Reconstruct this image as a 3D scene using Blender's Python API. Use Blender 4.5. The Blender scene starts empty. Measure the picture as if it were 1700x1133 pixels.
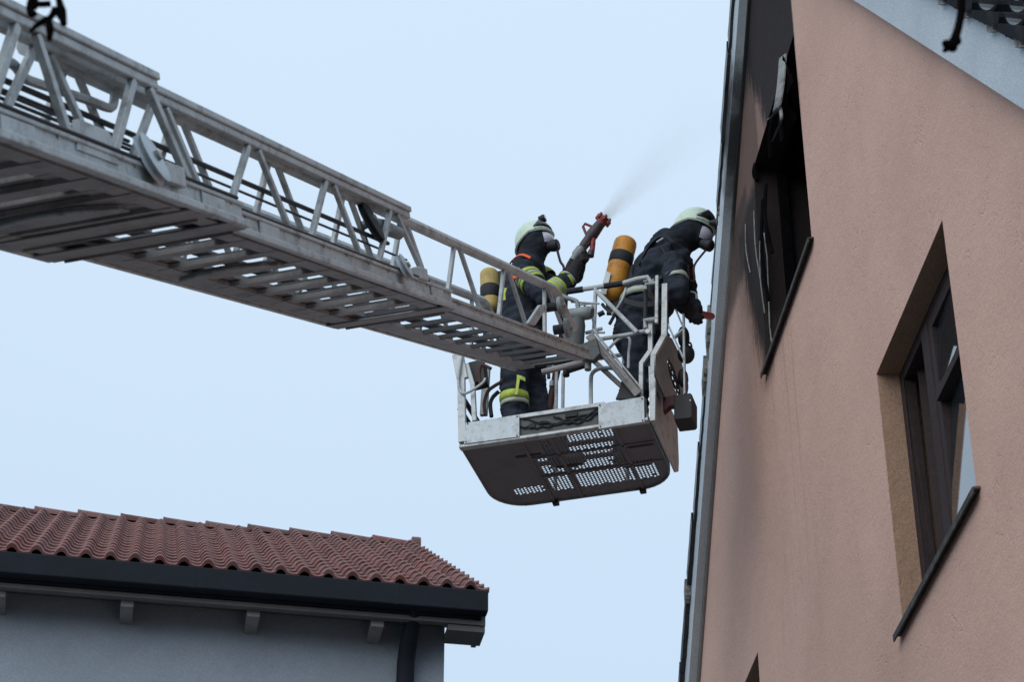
import bpy, bmesh, math, random
from mathutils import Vector as V, Matrix, noise
from math import radians, sin, cos, tan, pi, atan2, sqrt
random.seed(7)
SC = bpy.context.scene
COL = SC.collection

# ------------------------------------------------------------------ camera
PITCH = radians(33.282)
cam_d = bpy.data.cameras.new("camera"); cam = bpy.data.objects.new("camera", cam_d); COL.objects.link(cam)
cam.location = (0, 0, 1.6); cam.rotation_euler = (radians(90) + PITCH, 0, 0)
cam_d.lens = 80.15; cam_d.sensor_width = 36; cam_d.clip_start = 0.1; cam_d.clip_end = 3000
cam_d.dof.use_dof = True; cam_d.dof.focus_distance = 14.4; cam_d.dof.aperture_fstop = 7.1
SC.camera = cam

# ------------------------------------------------------------------ foggy winter daylight
world = bpy.data.worlds.new("World"); SC.world = world; world.use_nodes = True
wn = world.node_tree; wn.nodes.clear()
sky = wn.nodes.new('ShaderNodeTexSky'); sky.sky_type = 'NISHITA'; sky.sun_disc = False
SUN_EL, SUN_AZ = radians(32), radians(-148)
sky.sun_elevation = SUN_EL; sky.sun_rotation = SUN_AZ; sky.air_density = 1.2; sky.dust_density = 2.0
fog = wn.nodes.new('ShaderNodeRGB'); fog.outputs[0].default_value = (7.0, 8.6, 10.3, 1)
fog2 = wn.nodes.new('ShaderNodeRGB'); fog2.outputs[0].default_value = (5.95, 7.55, 9.5, 1)
wtc = wn.nodes.new('ShaderNodeTexCoord'); wsp = wn.nodes.new('ShaderNodeSeparateXYZ'); wn.links.new(wtc.outputs['Generated'], wsp.inputs[0])
wnz = wn.nodes.new('ShaderNodeTexNoise'); wnz.inputs['Scale'].default_value = 2.5; wnz.inputs['Detail'].default_value = 5; wn.links.new(wtc.outputs['Generated'], wnz.inputs['Vector'])
wad = wn.nodes.new('ShaderNodeMath'); wad.operation = 'MULTIPLY_ADD'; wad.inputs[1].default_value = 0.22; wn.links.new(wnz.outputs[0], wad.inputs[0]); wn.links.new(wsp.outputs[2], wad.inputs[2])
wmr = wn.nodes.new('ShaderNodeMapRange'); wmr.inputs[1].default_value = 0.38; wmr.inputs[2].default_value = 0.78; wn.links.new(wad.outputs[0], wmr.inputs[0])
fmx = wn.nodes.new('ShaderNodeMix'); fmx.data_type = 'RGBA'; wn.links.new(wmr.outputs[0], fmx.inputs[0]); wn.links.new(fog2.outputs[0], fmx.inputs[6]); wn.links.new(fog.outputs[0], fmx.inputs[7])
mx = wn.nodes.new('ShaderNodeMix'); mx.data_type = 'RGBA'; mx.inputs[0].default_value = 0.93
bg = wn.nodes.new('ShaderNodeBackground'); bg.inputs[1].default_value = 0.1
wo = wn.nodes.new('ShaderNodeOutputWorld')
wn.links.new(sky.outputs[0], mx.inputs[6]); wn.links.new(fmx.outputs[2], mx.inputs[7])
wn.links.new(mx.outputs[2], bg.inputs[0]); wn.links.new(bg.outputs[0], wo.inputs[0])
sd = bpy.data.lights.new("sun", 'SUN'); sun = bpy.data.objects.new("sun", sd); COL.objects.link(sun)
sd.energy = 1.3; sd.angle = radians(60); sd.color = (1.0, 0.96, 0.92)
sdir = V((sin(SUN_AZ) * cos(SUN_EL), cos(SUN_AZ) * cos(SUN_EL), sin(SUN_EL)))
sun.rotation_euler = sdir.to_track_quat('Z', 'Y').to_euler()
SC.view_settings.view_transform = 'Standard'; SC.view_settings.look = 'None'
SC.view_settings.exposure = 0.0; SC.view_settings.gamma = 1.0
SC.view_settings.use_curve_mapping = False
SC.cycles.volume_bounces = 4

# ------------------------------------------------------------------ geometry helpers
CAMP = V((0, 0, 1.6)); FPX = 3785.0
FW = V((0, cos(PITCH), sin(PITCH))); UP = V((0, -sin(PITCH), cos(PITCH))); RT = V((1, 0, 0)); ZZ = V((0, 0, 1))

def ray(u, v): return RT * (u - 850) + UP * (566 - v) + FW * FPX
def onplane(u, v, n, p0):
    r = ray(u, v); return CAMP + r * (((p0 - CAMP).dot(n)) / r.dot(n))

class MB:
    """collects simple shapes, builds ONE mesh object"""
    def __init__(s): s.v = []; s.f = []; s.m = []; s.mi = 0
    def add(s, vs, fs):
        o = len(s.v); s.v += [tuple(p) for p in vs]; s.f += [tuple(i + o for i in f) for f in fs]; s.m += [s.mi] * len(fs); return s
    def hexa(s, a, b):
        return s.add(list(a) + list(b), [(3, 2, 1, 0), (4, 5, 6, 7), (0, 1, 5, 4), (1, 2, 6, 5), (2, 3, 7, 6), (3, 0, 4, 7)])
    def box(s, x0, x1, y0, y1, z0, z1):
        return s.hexa([(x0, y0, z0), (x1, y0, z0), (x1, y1, z0), (x0, y1, z0)], [(x0, y0, z1), (x1, y0, z1), (x1, y1, z1), (x0, y1, z1)])
    def bar(s, p, q, w, h, up=(0, 0, 1)):
        p = V(p); q = V(q); d = (q - p).normalized(); up = V(up)
        x = d.cross(up)
        if x.length < 1e-4: x = d.cross(V((1, 0, 0)))
        x.normalize(); y = x.cross(d)
        c = [(-w / 2, -h / 2), (w / 2, -h / 2), (w / 2, h / 2), (-w / 2, h / 2)]
        return s.hexa([p + x * a + y * b for a, b in c], [q + x * a + y * b for a, b in c])
    def prism(s, pts, vec):
        n = len(pts); vec = V(vec); a = [V(p) for p in pts]; b = [p + vec for p in a]
        return s.add(a + b, [tuple(range(n))[::-1], tuple(range(n, 2 * n))] + [(i, (i + 1) % n, n + (i + 1) % n, n + i) for i in range(n)])
    def tube(s, pts, r, n=8, cap=True):
        pts = [V(p) for p in pts]; rs = r if isinstance(r, (list, tuple)) else [r] * len(pts)
        vs = []; fs = []; px = None
        for i, p in enumerate(pts):
            d = (pts[min(i + 1, len(pts) - 1)] - pts[max(i - 1, 0)]).normalized()
            if px is None:
                px = d.cross(ZZ)
                if px.length < 1e-3: px = V((1, 0, 0))
            px = (px - d * px.dot(d)).normalized(); py = d.cross(px)
            for k in range(n):
                t = 2 * pi * k / n; vs.append(p + (px * cos(t) + py * sin(t)) * rs[i])
        for i in range(len(pts) - 1):
            for k in range(n):
                fs.append((i * n + k, i * n + (k + 1) % n, (i + 1) * n + (k + 1) % n, (i + 1) * n + k))
        if cap: fs.append(tuple(range(n))[::-1]); fs.append(tuple((len(pts) - 1) * n + k for k in range(n)))
        return s.add(vs, fs)
    def ball(s, c, rx, ry=None, rz=None, rot=None, nu=16, nv=10, v0=0.0, v1=1.0):
        ry = ry or rx; rz = rz or rx; rot = rot or Matrix.Identity(3); c = V(c); vs = []; fs = []
        for j in range(nv + 1):
            t = pi * (v0 + (v1 - v0) * j / nv)
            for i in range(nu):
                a = 2 * pi * i / nu; vs.append(c + rot @ V((rx * sin(t) * cos(a), ry * sin(t) * sin(a), rz * cos(t))))
        for j in range(nv):
            for i in range(nu):
                fs.append((j * nu + i, (j + 1) * nu + i, (j + 1) * nu + (i + 1) % nu, j * nu + (i + 1) % nu))
        return s.add(vs, fs)
    def build(s, name, mat, parent=None, smooth=False, bevel=0, off=None, offm=None):
        me = bpy.data.meshes.new(name)
        vs = s.v
        if off is not None: vs = [tuple(V(p) - V(off)) for p in vs]
        me.from_pydata(vs, [], s.f)
        mats = mat if isinstance(mat, (list, tuple)) else [mat]
        for m in mats: me.materials.append(m)
        if len(mats) > 1: me.polygons.foreach_set('material_index', s.m)
        bm = bmesh.new(); bm.from_mesh(me); bmesh.ops.remove_doubles(bm, verts=bm.verts, dist=1e-5)
        bmesh.ops.recalc_face_normals(bm, faces=bm.faces); bm.to_mesh(me); bm.free()
        o = bpy.data.objects.new(name, me); COL.objects.link(o)
        if parent: o.parent = parent
        if smooth:
            me.polygons.foreach_set('use_smooth', [True] * len(me.polygons))
            try: me.set_sharp_from_angle(angle=radians(40))
            except Exception: pass
        if bevel:
            b = o.modifiers.new('bevel', 'BEVEL'); b.width = bevel; b.segments = 2; b.limit_method = 'ANGLE'
        return o

def thing(name, label, cat, mat4=None, group=None):
    o = bpy.data.objects.new(name, None); COL.objects.link(o); o.empty_display_size = 0.2
    if mat4 is not None: o.matrix_world = mat4
    tag(o, label, cat, group); return o
def tag(o, label=None, cat=None, group=None, kind=None):
    if label: o['label'] = label
    if cat: o['category'] = cat
    if group: o['group'] = group
    if kind: o['kind'] = kind
    return o
def frame(x, y, z, loc):
    m = Matrix((x, y, z)).transposed().to_4x4(); m.translation = loc; return m
def inst(mesh, name, parent, loc=(0, 0, 0), rot=(0, 0, 0)):
    o = bpy.data.objects.new(name, mesh); COL.objects.link(o); o.parent = parent; o.location = loc; o.rotation_euler = rot; return o
def smoothpath(pts, n=6):
    pts = [V(p) for p in pts]; out = []
    for i in range(len(pts) - 1):
        p0 = pts[max(i - 1, 0)]; p1 = pts[i]; p2 = pts[i + 1]; p3 = pts[min(i + 2, len(pts) - 1)]
        for k in range(n):
            t = k / n
            out.append(0.5 * ((2 * p1) + (p2 - p0) * t + (2 * p0 - 5 * p1 + 4 * p2 - p3) * t * t + (3 * p1 - p0 - 3 * p2 + p3) * t ** 3))
    out.append(pts[-1]); return out

# ------------------------------------------------------------------ materials
def mat(name, col, rough=0.6, metal=0.0, var=0.25, scale=6.0, bump=0.15, bscale=60.0, dirt=None, dscale=2.5, damt=0.5, spec=0.4, fine=0.12):
    m = bpy.data.materials.new(name); m.use_nodes = True; nt = m.node_tree; N = nt.nodes; L = nt.links
    b = N['Principled BSDF']; b.inputs['Metallic'].default_value = metal; b.inputs['Specular IOR Level'].default_value = spec
    tc = N.new('ShaderNodeTexCoord')
    n1 = N.new('ShaderNodeTexNoise'); n1.inputs['Scale'].default_value = scale; n1.inputs['Detail'].default_value = 6; n1.inputs['Roughness'].default_value = 0.65
    L.new(tc.outputs['Object'], n1.inputs['Vector'])
    r = N.new('ShaderNodeMapRange'); r.inputs[1].default_value = 0.3; r.inputs[2].default_value = 0.7
    r.inputs[3].default_value = 1 - var; r.inputs[4].default_value = 1 + var; L.new(n1.outputs[0], r.inputs[0])
    n3 = N.new('ShaderNodeTexNoise'); n3.inputs['Scale'].default_value = bscale * 1.7; n3.inputs['Detail'].default_value = 3; L.new(tc.outputs['Object'], n3.inputs['Vector'])
    r3 = N.new('ShaderNodeMapRange'); r3.inputs[1].default_value = 0.3; r3.inputs[2].default_value = 0.7
    r3.inputs[3].default_value = 1 - fine; r3.inputs[4].default_value = 1 + fine; L.new(n3.outputs[0], r3.inputs[0])
    mu = N.new('ShaderNodeMath'); mu.operation = 'MULTIPLY'; L.new(r.outputs[0], mu.inputs[0]); L.new(r3.outputs[0], mu.inputs[1])
    vm = N.new('ShaderNodeVectorMath'); vm.operation = 'SCALE'; vm.inputs[0].default_value = col[:3]; L.new(mu.outputs[0], vm.inputs['Scale'])
    out = vm.outputs[0]
    if dirt:
        n2 = N.new('ShaderNodeTexNoise'); n2.inputs['Scale'].default_value = dscale; n2.inputs['Detail'].default_value = 8; n2.inputs['Roughness'].default_value = 0.7
        L.new(tc.outputs['Object'], n2.inputs['Vector'])
        rr = N.new('ShaderNodeMapRange'); rr.inputs[1].default_value = 0.5; rr.inputs[2].default_value = 0.68; rr.inputs[4].default_value = damt; L.new(n2.outputs[0], rr.inputs[0])
        mm = N.new('ShaderNodeMix'); mm.data_type = 'RGBA'; mm.inputs[7].default_value = (*dirt, 1)
        L.new(rr.outputs[0], mm.inputs[0]); L.new(out, mm.inputs[6]); out = mm.outputs[2]
    L.new(out, b.inputs['Base Color'])
    r2 = N.new('ShaderNodeMapRange'); r2.inputs[3].default_value = max(0.05, rough - 0.12); r2.inputs[4].default_value = min(1, rough + 0.12)
    L.new(n1.outputs[0], r2.inputs[0]); L.new(r2.outputs[0], b.inputs['Roughness'])
    if bump:
        nb = N.new('ShaderNodeTexNoise'); nb.inputs['Scale'].default_value = bscale; nb.inputs['Detail'].default_value = 5; L.new(tc.outputs['Object'], nb.inputs['Vector'])
        bp = N.new('ShaderNodeBump'); bp.inputs['Strength'].default_value = bump; bp.inputs['Distance'].default_value = 0.01
        L.new(nb.outputs[0], bp.inputs['Height']); L.new(bp.outputs[0], b.inputs['Normal'])
    m['o'] = 1
    return m

M = {}
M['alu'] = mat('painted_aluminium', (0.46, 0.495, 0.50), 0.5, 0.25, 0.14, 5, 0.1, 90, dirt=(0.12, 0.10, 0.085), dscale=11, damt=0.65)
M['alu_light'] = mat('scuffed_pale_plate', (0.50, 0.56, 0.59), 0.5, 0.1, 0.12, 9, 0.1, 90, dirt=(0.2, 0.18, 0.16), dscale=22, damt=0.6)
M['alu_under'] = mat('dark_aluminium', (0.30, 0.29, 0.285), 0.6, 0.2, 0.25, 5, 0.15, 70, dirt=(0.09, 0.075, 0.07), dscale=6, damt=0.6)  # darker, warmer aluminium for flanges, rungs, plates and arms
M['rubber'] = mat('black_rubber', (0.018, 0.02, 0.024), 0.7, 0, 0.3, 10, 0.2, 80)
M['blackmetal'] = mat('black_metal', (0.018, 0.02, 0.023), 0.6, 0.0, 0.3, 10, 0.1, 80)
M['pulley'] = mat('grey_pulley', (0.42, 0.47, 0.50), 0.4, 0.3, 0.15, 8, 0.05, 80)
M['steelgrey'] = mat('grey_paint', (0.24, 0.27, 0.27), 0.5, 0.1, 0.2, 8, 0.1, 80, dirt=(0.08, 0.08, 0.07), dscale=12)
M['dim'] = mat('dull_dark_grey_paint', (0.085, 0.095, 0.095), 0.65, 0, 0.3, 10, 0.1, 80, dirt=(0.03, 0.03, 0.03), dscale=14)
M['dimrung'] = mat('shade_dark_rung', (0.10, 0.105, 0.11), 0.7, 0, 0.25, 10, 0.1, 80)  # rungs coloured dark to paint in the shadowy inside of the truss
M['darkred'] = mat('dark_red_paint', (0.10, 0.02, 0.02), 0.5, 0, 0.3, 10)
M['floorplate'] = mat('dark_floor_plate', (0.165, 0.168, 0.185), 0.7, 0.0, 0.25, 5, 0.15, 120, dirt=(0.08, 0.08, 0.085), dscale=5, damt=0.5)
M['suit'] = mat('navy_turnout_fabric', (0.034, 0.041, 0.055), 0.95, 0, 0.3, 14, 0.5, 220, spec=0.15, fine=0.3)
M['hood'] = mat('black_hood', (0.026, 0.031, 0.040), 0.95, 0, 0.3, 14, 0.4, 200, spec=0.1)
M['glove'] = mat('dark_glove', (0.03, 0.03, 0.035), 0.9, 0, 0.3, 24, 0.4, 200, dirt=(0.06, 0.06, 0.05), spec=0.2)
M['boot'] = mat('black_boot', (0.015, 0.015, 0.015), 0.5)
M['hiviz'] = mat('yellow_reflective', (0.42, 0.52, 0.08), 0.6, 0, 0.25, 30, 0.2, 150)
M['silver'] = mat('silver_reflective', (0.42, 0.46, 0.38), 0.5, 0.1, 0.2, 30)
M['orange'] = mat('orange_red_fabric', (0.92, 0.12, 0.03), 0.7, 0, 0.2, 20)
M['helmet'] = mat('phosphor_helmet', (0.60, 0.74, 0.60), 0.4, 0, 0.06, 10, 0.03, 60, dirt=(0.32, 0.36, 0.30), dscale=14, damt=0.35, spec=0.5)
M['visor'] = mat('black_visor', (0.012, 0.013, 0.016), 0.18, 0, 0.1, 6, 0, 60, spec=0.6)
M['lens'] = mat('mask_window', (0.55, 0.56, 0.66), 0.25, 0.0, 0.1, 8, 0, 60, spec=0.9)
M['cyl_yellow'] = mat('yellow_cylinder', (0.50, 0.37, 0.11), 0.6, 0, 0.15, 9, 0.2, 120, dirt=(0.22, 0.17, 0.08), dscale=10)
M['cyl_amber'] = mat('amber_cylinder', (0.60, 0.27, 0.035), 0.5, 0, 0.2, 9, 0.2, 120, dirt=(0.25, 0.08, 0.02), dscale=12, damt=0.7)
M['nozzle'] = mat('nozzle_body', (0.06, 0.045, 0.05), 0.45, 0.2, 0.3, 20)
M['nozzlered'] = mat('nozzle_red', (0.24, 0.035, 0.035), 0.5, 0, 0.25, 30)
M['toolred'] = mat('red_tool_handle', (0.34, 0.014, 0.014), 0.45, 0, 0.2, 30)
M['hose'] = mat('dark_red_hose', (0.07, 0.03, 0.03), 0.7, 0, 0.3, 30)
M['cable'] = mat('steel_cable', (0.03, 0.032, 0.038), 0.6, 0.3, 0.2, 40)
M['terra'] = None
M['gutter'] = mat('dark_gutter', (0.015, 0.019, 0.025), 0.7, 0.0, 0.2, 3, 0.05, 40, spec=0.12)
M['renderwall'] = mat('grey_blue_render', (0.29, 0.335, 0.38), 0.9, 0, 0.1, 1.5, 0.3, 50, dirt=(0.25, 0.285, 0.32), dscale=1.2, damt=0.4)
M['eavewood'] = mat('grey_eave_wood', (0.13, 0.13, 0.125), 0.8, 0, 0.15, 5)
M['raftwood'] = mat('pale_rafter_end', (0.25, 0.25, 0.245), 0.85, 0, 0.15, 6)
def sooty(m, s0, s1, amt, soft=0.35):
    """soot deposit on a mat() material between two distances along the house (object x)"""
    nt = m.node_tree; N = nt.nodes; L = nt.links; b = N['Principled BSDF']; src = b.inputs['Base Color'].links[0].from_socket
    tc = N.new('ShaderNodeTexCoord'); q_ = N.new('ShaderNodeVectorMath'); q_.operation = 'SCALE'; q_.inputs['Scale'].default_value = 2.6 / 2.82; L.new(tc.outputs['Object'], q_.inputs[0]); sp = N.new('ShaderNodeSeparateXYZ'); L.new(q_.outputs[0], sp.inputs[0])
    nz = N.new('ShaderNodeTexNoise'); nz.inputs['Scale'].default_value = 4; nz.inputs['Detail'].default_value = 6; L.new(tc.outputs['Object'], nz.inputs['Vector'])
    a = N.new('ShaderNodeMath'); a.operation = 'SUBTRACT'; a.inputs[1].default_value = (s0 + s1) / 2; L.new(sp.outputs[0], a.inputs[0])
    a2 = N.new('ShaderNodeMath'); a2.operation = 'ABSOLUTE'; L.new(a.outputs[0], a2.inputs[0])
    a3 = N.new('ShaderNodeMath'); a3.operation = 'MULTIPLY_ADD'; a3.inputs[1].default_value = 0.5; L.new(nz.outputs[0], a3.inputs[0]); L.new(a2.outputs[0], a3.inputs[2])
    r = N.new('ShaderNodeMapRange'); r.interpolation_type = 'SMOOTHSTEP'; hw_ = (s1 - s0) / 2 + .25
    r.inputs[1].default_value = hw_ + soft; r.inputs[2].default_value = hw_ - soft; r.inputs[3].default_value = 0; r.inputs[4].default_value = amt; L.new(a3.outputs[0], r.inputs[0])
    mm = N.new('ShaderNodeMix'); mm.data_type = 'RGBA'; mm.inputs[7].default_value = (0.014, 0.015, 0.017, 1)
    L.new(r.outputs[0], mm.inputs[0]); L.new(src, mm.inputs[6]); L.new(mm.outputs[2], b.inputs['Base Color']); return m
M['board'] = sooty(mat('pale_verge_board', (0.50, 0.56, 0.60), 0.8, 0, 0.07, 2.5, 0.25, 110, dirt=(0.43, 0.48, 0.51), dscale=2.2, damt=0.5, fine=0.3), 11.30, 11.82, 0.96, 0.16)
M['soffit'] = sooty(mat('grey_soffit', (0.27, 0.25, 0.235), 0.9, 0, 0.15, 5), 10.7, 11.95, 0.97, 0.2)
M['darktile'] = mat('charcoal_tile', (0.014, 0.016, 0.02), 0.32, 0, 0.35, 6, 0.2, 50, dirt=(0.06, 0.055, 0.05), dscale=10, damt=0.5, spec=0.5)
M['matttile'] = mat('matt_charcoal_tile', (0.013, 0.015, 0.019), 0.85, 0, 0.35, 6, 0.2, 50, dirt=(0.05, 0.045, 0.04), dscale=10, damt=0.5, spec=0.08)
M['mortar'] = mat('old_mortar', (0.24, 0.23, 0.215), 0.95, 0, 0.4, 20, 0.6, 50, dirt=(0.04, 0.035, 0.03), dscale=25, damt=0.9)
M['winframe'] = mat('dark_brown_frame', (0.045, 0.034, 0.034), 0.7, 0, 0.2, 20, spec=0.12)
M['sillmetal'] = mat('dark_sill_metal', (0.035, 0.034, 0.032), 0.7, 0.0, 0.3, 12, 0.1, 50, dirt=(0.16, 0.15, 0.13), dscale=20)
M['roomdark'] = mat('dark_room', (0.02, 0.018, 0.018), 0.95, 0, 0.2, 3)
M['char'] = mat('charred_surface', (0.006, 0.006, 0.007), 0.95, 0, 0.4, 8, 0.5, 40, spec=0.0)
M['curtain'] = mat('dark_curtain', (0.035, 0.032, 0.034), 0.9, 0, 0.2, 5)
M['flash'] = mat('bent_flashing_metal', (0.25, 0.25, 0.24), 0.5, 0.3, 0.3, 12, 0.2, 40, dirt=(0.02, 0.02, 0.02), dscale=10, damt=0.9)
M['twig'] = mat('dark_bark', (0.005, 0.004, 0.004), 0.95, spec=0.0)
M['ground'] = mat('wet_asphalt', (0.05, 0.052, 0.055), 0.7, 0, 0.2, 1.0, 0.3, 40)
M['paving'] = mat('paving', (0.12, 0.12, 0.115), 0.85, 0, 0.2, 2.0, 0.3, 30)

def glass_mat():
    m = bpy.data.materials.new('window_glass'); m.use_nodes = True; b = m.node_tree.nodes['Principled BSDF']
    b.inputs['Base Color'].default_value = (0.02, 0.025, 0.03, 1); b.inputs['Roughness'].default_value = 0.03
    b.inputs['IOR'].default_value = 3.0
    return m
M['glass'] = glass_mat()

def terracotta():
    m = mat('terracotta', (0.165, 0.058, 0.052), 0.8, 0, 0.2, 5, 0.3, 60, dirt=(0.075, 0.055, 0.055), dscale=3.0, damt=0.5)
    nt = m.node_tree; N = nt.nodes; L = nt.links; b = N['Principled BSDF']
    oi = N.new('ShaderNodeObjectInfo'); h = N.new('ShaderNodeHueSaturation')
    src = b.inputs['Base Color'].links[0].from_socket
    r = N.new('ShaderNodeMapRange'); r.inputs[3].default_value = 0.62; r.inputs[4].default_value = 1.3; L.new(oi.outputs['Random'], r.inputs[0])
    mu = N.new('ShaderNodeMath'); mu.operation = 'MULTIPLY_ADD'; mu.inputs[1].default_value = 7.31; mu.inputs[2].default_value = 0.2; L.new(oi.outputs['Random'], mu.inputs[0])
    fr = N.new('ShaderNodeMath'); fr.operation = 'FRACT'; L.new(mu.outputs[0], fr.inputs[0])
    r2 = N.new('ShaderNodeMapRange'); r2.inputs[3].default_value = 0.7; r2.inputs[4].default_value = 1.1; L.new(fr.outputs[0], r2.inputs[0])
    L.new(r.outputs[0], h.inputs['Value']); L.new(r2.outputs[0], h.inputs['Saturation']); L.new(src, h.inputs['Color']); L.new(h.outputs[0], b.inputs['Base Color'])
    return m
M['terra'] = terracotta(); M['terra_edge'] = mat('highlight_tile_edge', (0.27, 0.15, 0.135), 0.9, 0, 0.3, 8, 0.3, 60, dirt=(0.14, 0.09, 0.09), dscale=9, damt=0.6)  # edge colour paints the highlight along each tile's front lip

def stucco():
    """salmon stucco; soot stains are dirt with a shape of their own round the burnt window (object x = along wall, z = height)"""
    m = bpy.data.materials.new('salmon_stucco'); m.use_nodes = True; nt = m.node_tree; N = nt.nodes; L = nt.links; b = N['Principled BSDF']
    b.inputs['Specular IOR Level'].default_value = 0.15
    def math(op, *a):
        n = N.new('ShaderNodeMath'); n.operation = op
        for i, x in enumerate(a):
            if isinstance(x, (int, float)): n.inputs[i].default_value = x
            else: L.new(x, n.inputs[i])
        return n.outputs[0]
    tc0 = N.new('ShaderNodeTexCoord'); tc_ = N.new('ShaderNodeVectorMath'); tc_.operation = 'SCALE'; tc_.inputs['Scale'].default_value = 2.6 / 2.82; L.new(tc0.outputs['Object'], tc_.inputs[0])
    class TC: outputs = {'Object': tc_.outputs[0]}
    tc = TC
    def nz(scale, detail=5, rough=0.6, vec=None):
        n = N.new('ShaderNodeTexNoise'); n.inputs['Scale'].default_value = scale; n.inputs['Detail'].default_value = detail; n.inputs['Roughness'].default_value = rough
        L.new(vec or tc.outputs['Object'], n.inputs['Vector']); return n.outputs[0]
    sp = N.new('ShaderNodeSeparateXYZ'); L.new(tc.outputs['Object'], sp.inputs[0]); X = sp.outputs[0]; Z = sp.outputs[2]; Y = sp.outputs[1]
    d1 = math('SUBTRACT', nz(3.0), 0.5); d2 = math('SUBTRACT', nz(22.0, 4), 0.5)
    dist = math('ADD', math('MULTIPLY', d1, 0.28), math('MULTIPLY', d2, 0.09))
    def boxm(x0, x1, z0, z1, soft, dw=1.0, sk=0.0):
        xx = math('ADD', X, math('MULTIPLY', Z, sk)) if sk else X
        dx = math('SUBTRACT', math('ABSOLUTE', math('SUBTRACT', xx, (x0 + x1) / 2)), (x1 - x0) / 2)
        dz = math('SUBTRACT', math('ABSOLUTE', math('SUBTRACT', Z, (z0 + z1) / 2)), (z1 - z0) / 2)
        d = math('ADD', math('MAXIMUM', dx, dz), math('MULTIPLY', dist, dw))
        r = N.new('ShaderNodeMapRange'); r.inputs[1].default_value = soft; r.inputs[2].default_value = -soft * 0.4
        r.inputs[3].default_value = 0; r.inputs[4].default_value = 1; r.interpolation_type = 'SMOOTHSTEP'; L.new(d, r.inputs[0]); return r.outputs[0]
    def edge(v, soft, dw=1.0):      # v > 0 outside
        r = N.new('ShaderNodeMapRange'); r.inputs[1].default_value = soft; r.inputs[2].default_value = -soft * 0.5
        r.inputs[3].default_value = 0; r.inputs[4].default_value = 1; r.interpolation_type = 'SMOOTHSTEP'
        L.new(math('ADD', v, math('MULTIPLY', dist, dw)), r.inputs[0]); return r.outputs[0]
    zz = math('SUBTRACT', Z, 10.4)
    mps = N.new('ShaderNodeMapping'); mps.inputs['Scale'].default_value = (26, 26, 1.6); L.new(tc.outputs['Object'], mps.inputs[0])
    strk = math('MULTIPLY', math('SUBTRACT', nz(1.0, 6, 0.7, mps.outputs[0]), 0.5), 0.42)
    left = edge(math('ADD', math('SUBTRACT', X, math('ADD', math('MULTIPLY', zz, 0.60), 10.80)), strk), 0.22, 1.0)
    right = edge(math('SUBTRACT', 9.955, X), 0.03, 0.10)
    bot = edge(math('SUBTRACT', 10.36, Z), 0.05, 0.1)
    s = math('MULTIPLY', math('MULTIPLY', left, right), bot)
    # high up, smoke has dulled the wall as far as the eaves
    s = math('MAXIMUM', s, math('MULTIPLY', math('MULTIPLY', edge(math('SUBTRACT', 11.0, Z), 0.30, 1.0), right), 0.88))
    # scorched wedge left of the opening, narrowing to the sill
    zl = math('SUBTRACT', Z, 9.0)
    ld = math('ADD', math('SUBTRACT', X, math('ADD', math('MULTIPLY', zl, 0.42), 11.32)), strk)
    lw = edge(ld, 0.12, 0.7)
    halo = math('MULTIPLY', edge(math('SUBTRACT', ld, 0.10), 0.22, 1.0), math('MULTIPLY', edge(math('SUBTRACT', 8.86, Z), 0.2, 0.8), edge(math('SUBTRACT', 11.08, X), 0.03, 0.1)))
    lw = math('MULTIPLY', lw, math('MULTIPLY', edge(math('SUBTRACT', Z, 10.34), 0.28, 1.5), edge(math('SUBTRACT', 8.98, Z), 0.06, 0.4)))
    lw = math('MULTIPLY', lw, edge(math('SUBTRACT', 11.10, X), 0.02, 0.1))
    s = math('MAXIMUM', s, math('MULTIPLY', lw, 0.97))
    s = math('MAXIMUM', s, math('MULTIPLY', math('MULTIPLY', edge(math('SUBTRACT', 9.95, Z), 0.5, 1.5), right), 0.62))
    # the smoke also licked out along the eaves at the height of the lintel
    s = math('MAXIMUM', s, math('MULTIPLY', boxm(11.50, 12.3, 9.95, 10.5, 0.22, 0.8), 0.85))
    # reveals of the burnt opening
    rv = math('MULTIPLY', math('LESS_THAN', Y, -0.004), math('MULTIPLY', math('GREATER_THAN', Z, 8.85), math('LESS_THAN', X, 11.4)))
    rv = math('MULTIPLY', rv, edge(math('SUBTRACT', 9.25, Z), 0.25, 0.8))
    s = math('MAXIMUM', s, math('MULTIPLY', rv, 0.985))
    s = math('MULTIPLY', s, 0.965)
    base = N.new('ShaderNodeMix'); base.data_type = 'RGBA'; base.inputs[6].default_value = (0.67, 0.435, 0.35, 1); base.inputs[7].default_value = (0.58, 0.372, 0.298, 1)
    r = N.new('ShaderNodeMapRange'); r.inputs[1].default_value = 0.35; r.inputs[2].default_value = 0.65; L.new(nz(0.9, 7, 0.62), r.inputs[0]); L.new(r.outputs[0], base.inputs[0])
    # vertical rain streaks
    mp = N.new('ShaderNodeMapping'); mp.inputs['Scale'].default_value = (9, 9, 0.5); L.new(tc.outputs['Object'], mp.inputs[0])
    st = nz(1.0, 6, 0.6, mp.outputs[0])
    r = N.new('ShaderNodeMapRange'); r.inputs[1].default_value = 0.56; r.inputs[2].default_value = 0.72; r.inputs[4].default_value = 0.17; L.new(st, r.inputs[0])
    below = N.new('ShaderNodeMapRange'); below.inputs[1].default_value = 9.1; below.inputs[2].default_value = 8.7; L.new(Z, below.inputs[0])
    m1 = N.new('ShaderNodeMix'); m1.data_type = 'RGBA'; m1.inputs[7].default_value = (0.42, 0.25, 0.19, 1)
    brn0 = boxm(10.45, 11.35, 7.2, 8.9, 0.3, 0.6)
    L.new(math('MULTIPLY', r.outputs[0], math('ADD', math('MULTIPLY', brn0, 3.6), 0.6)), m1.inputs[0]); L.new(base.outputs[2], m1.inputs[6])
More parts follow.
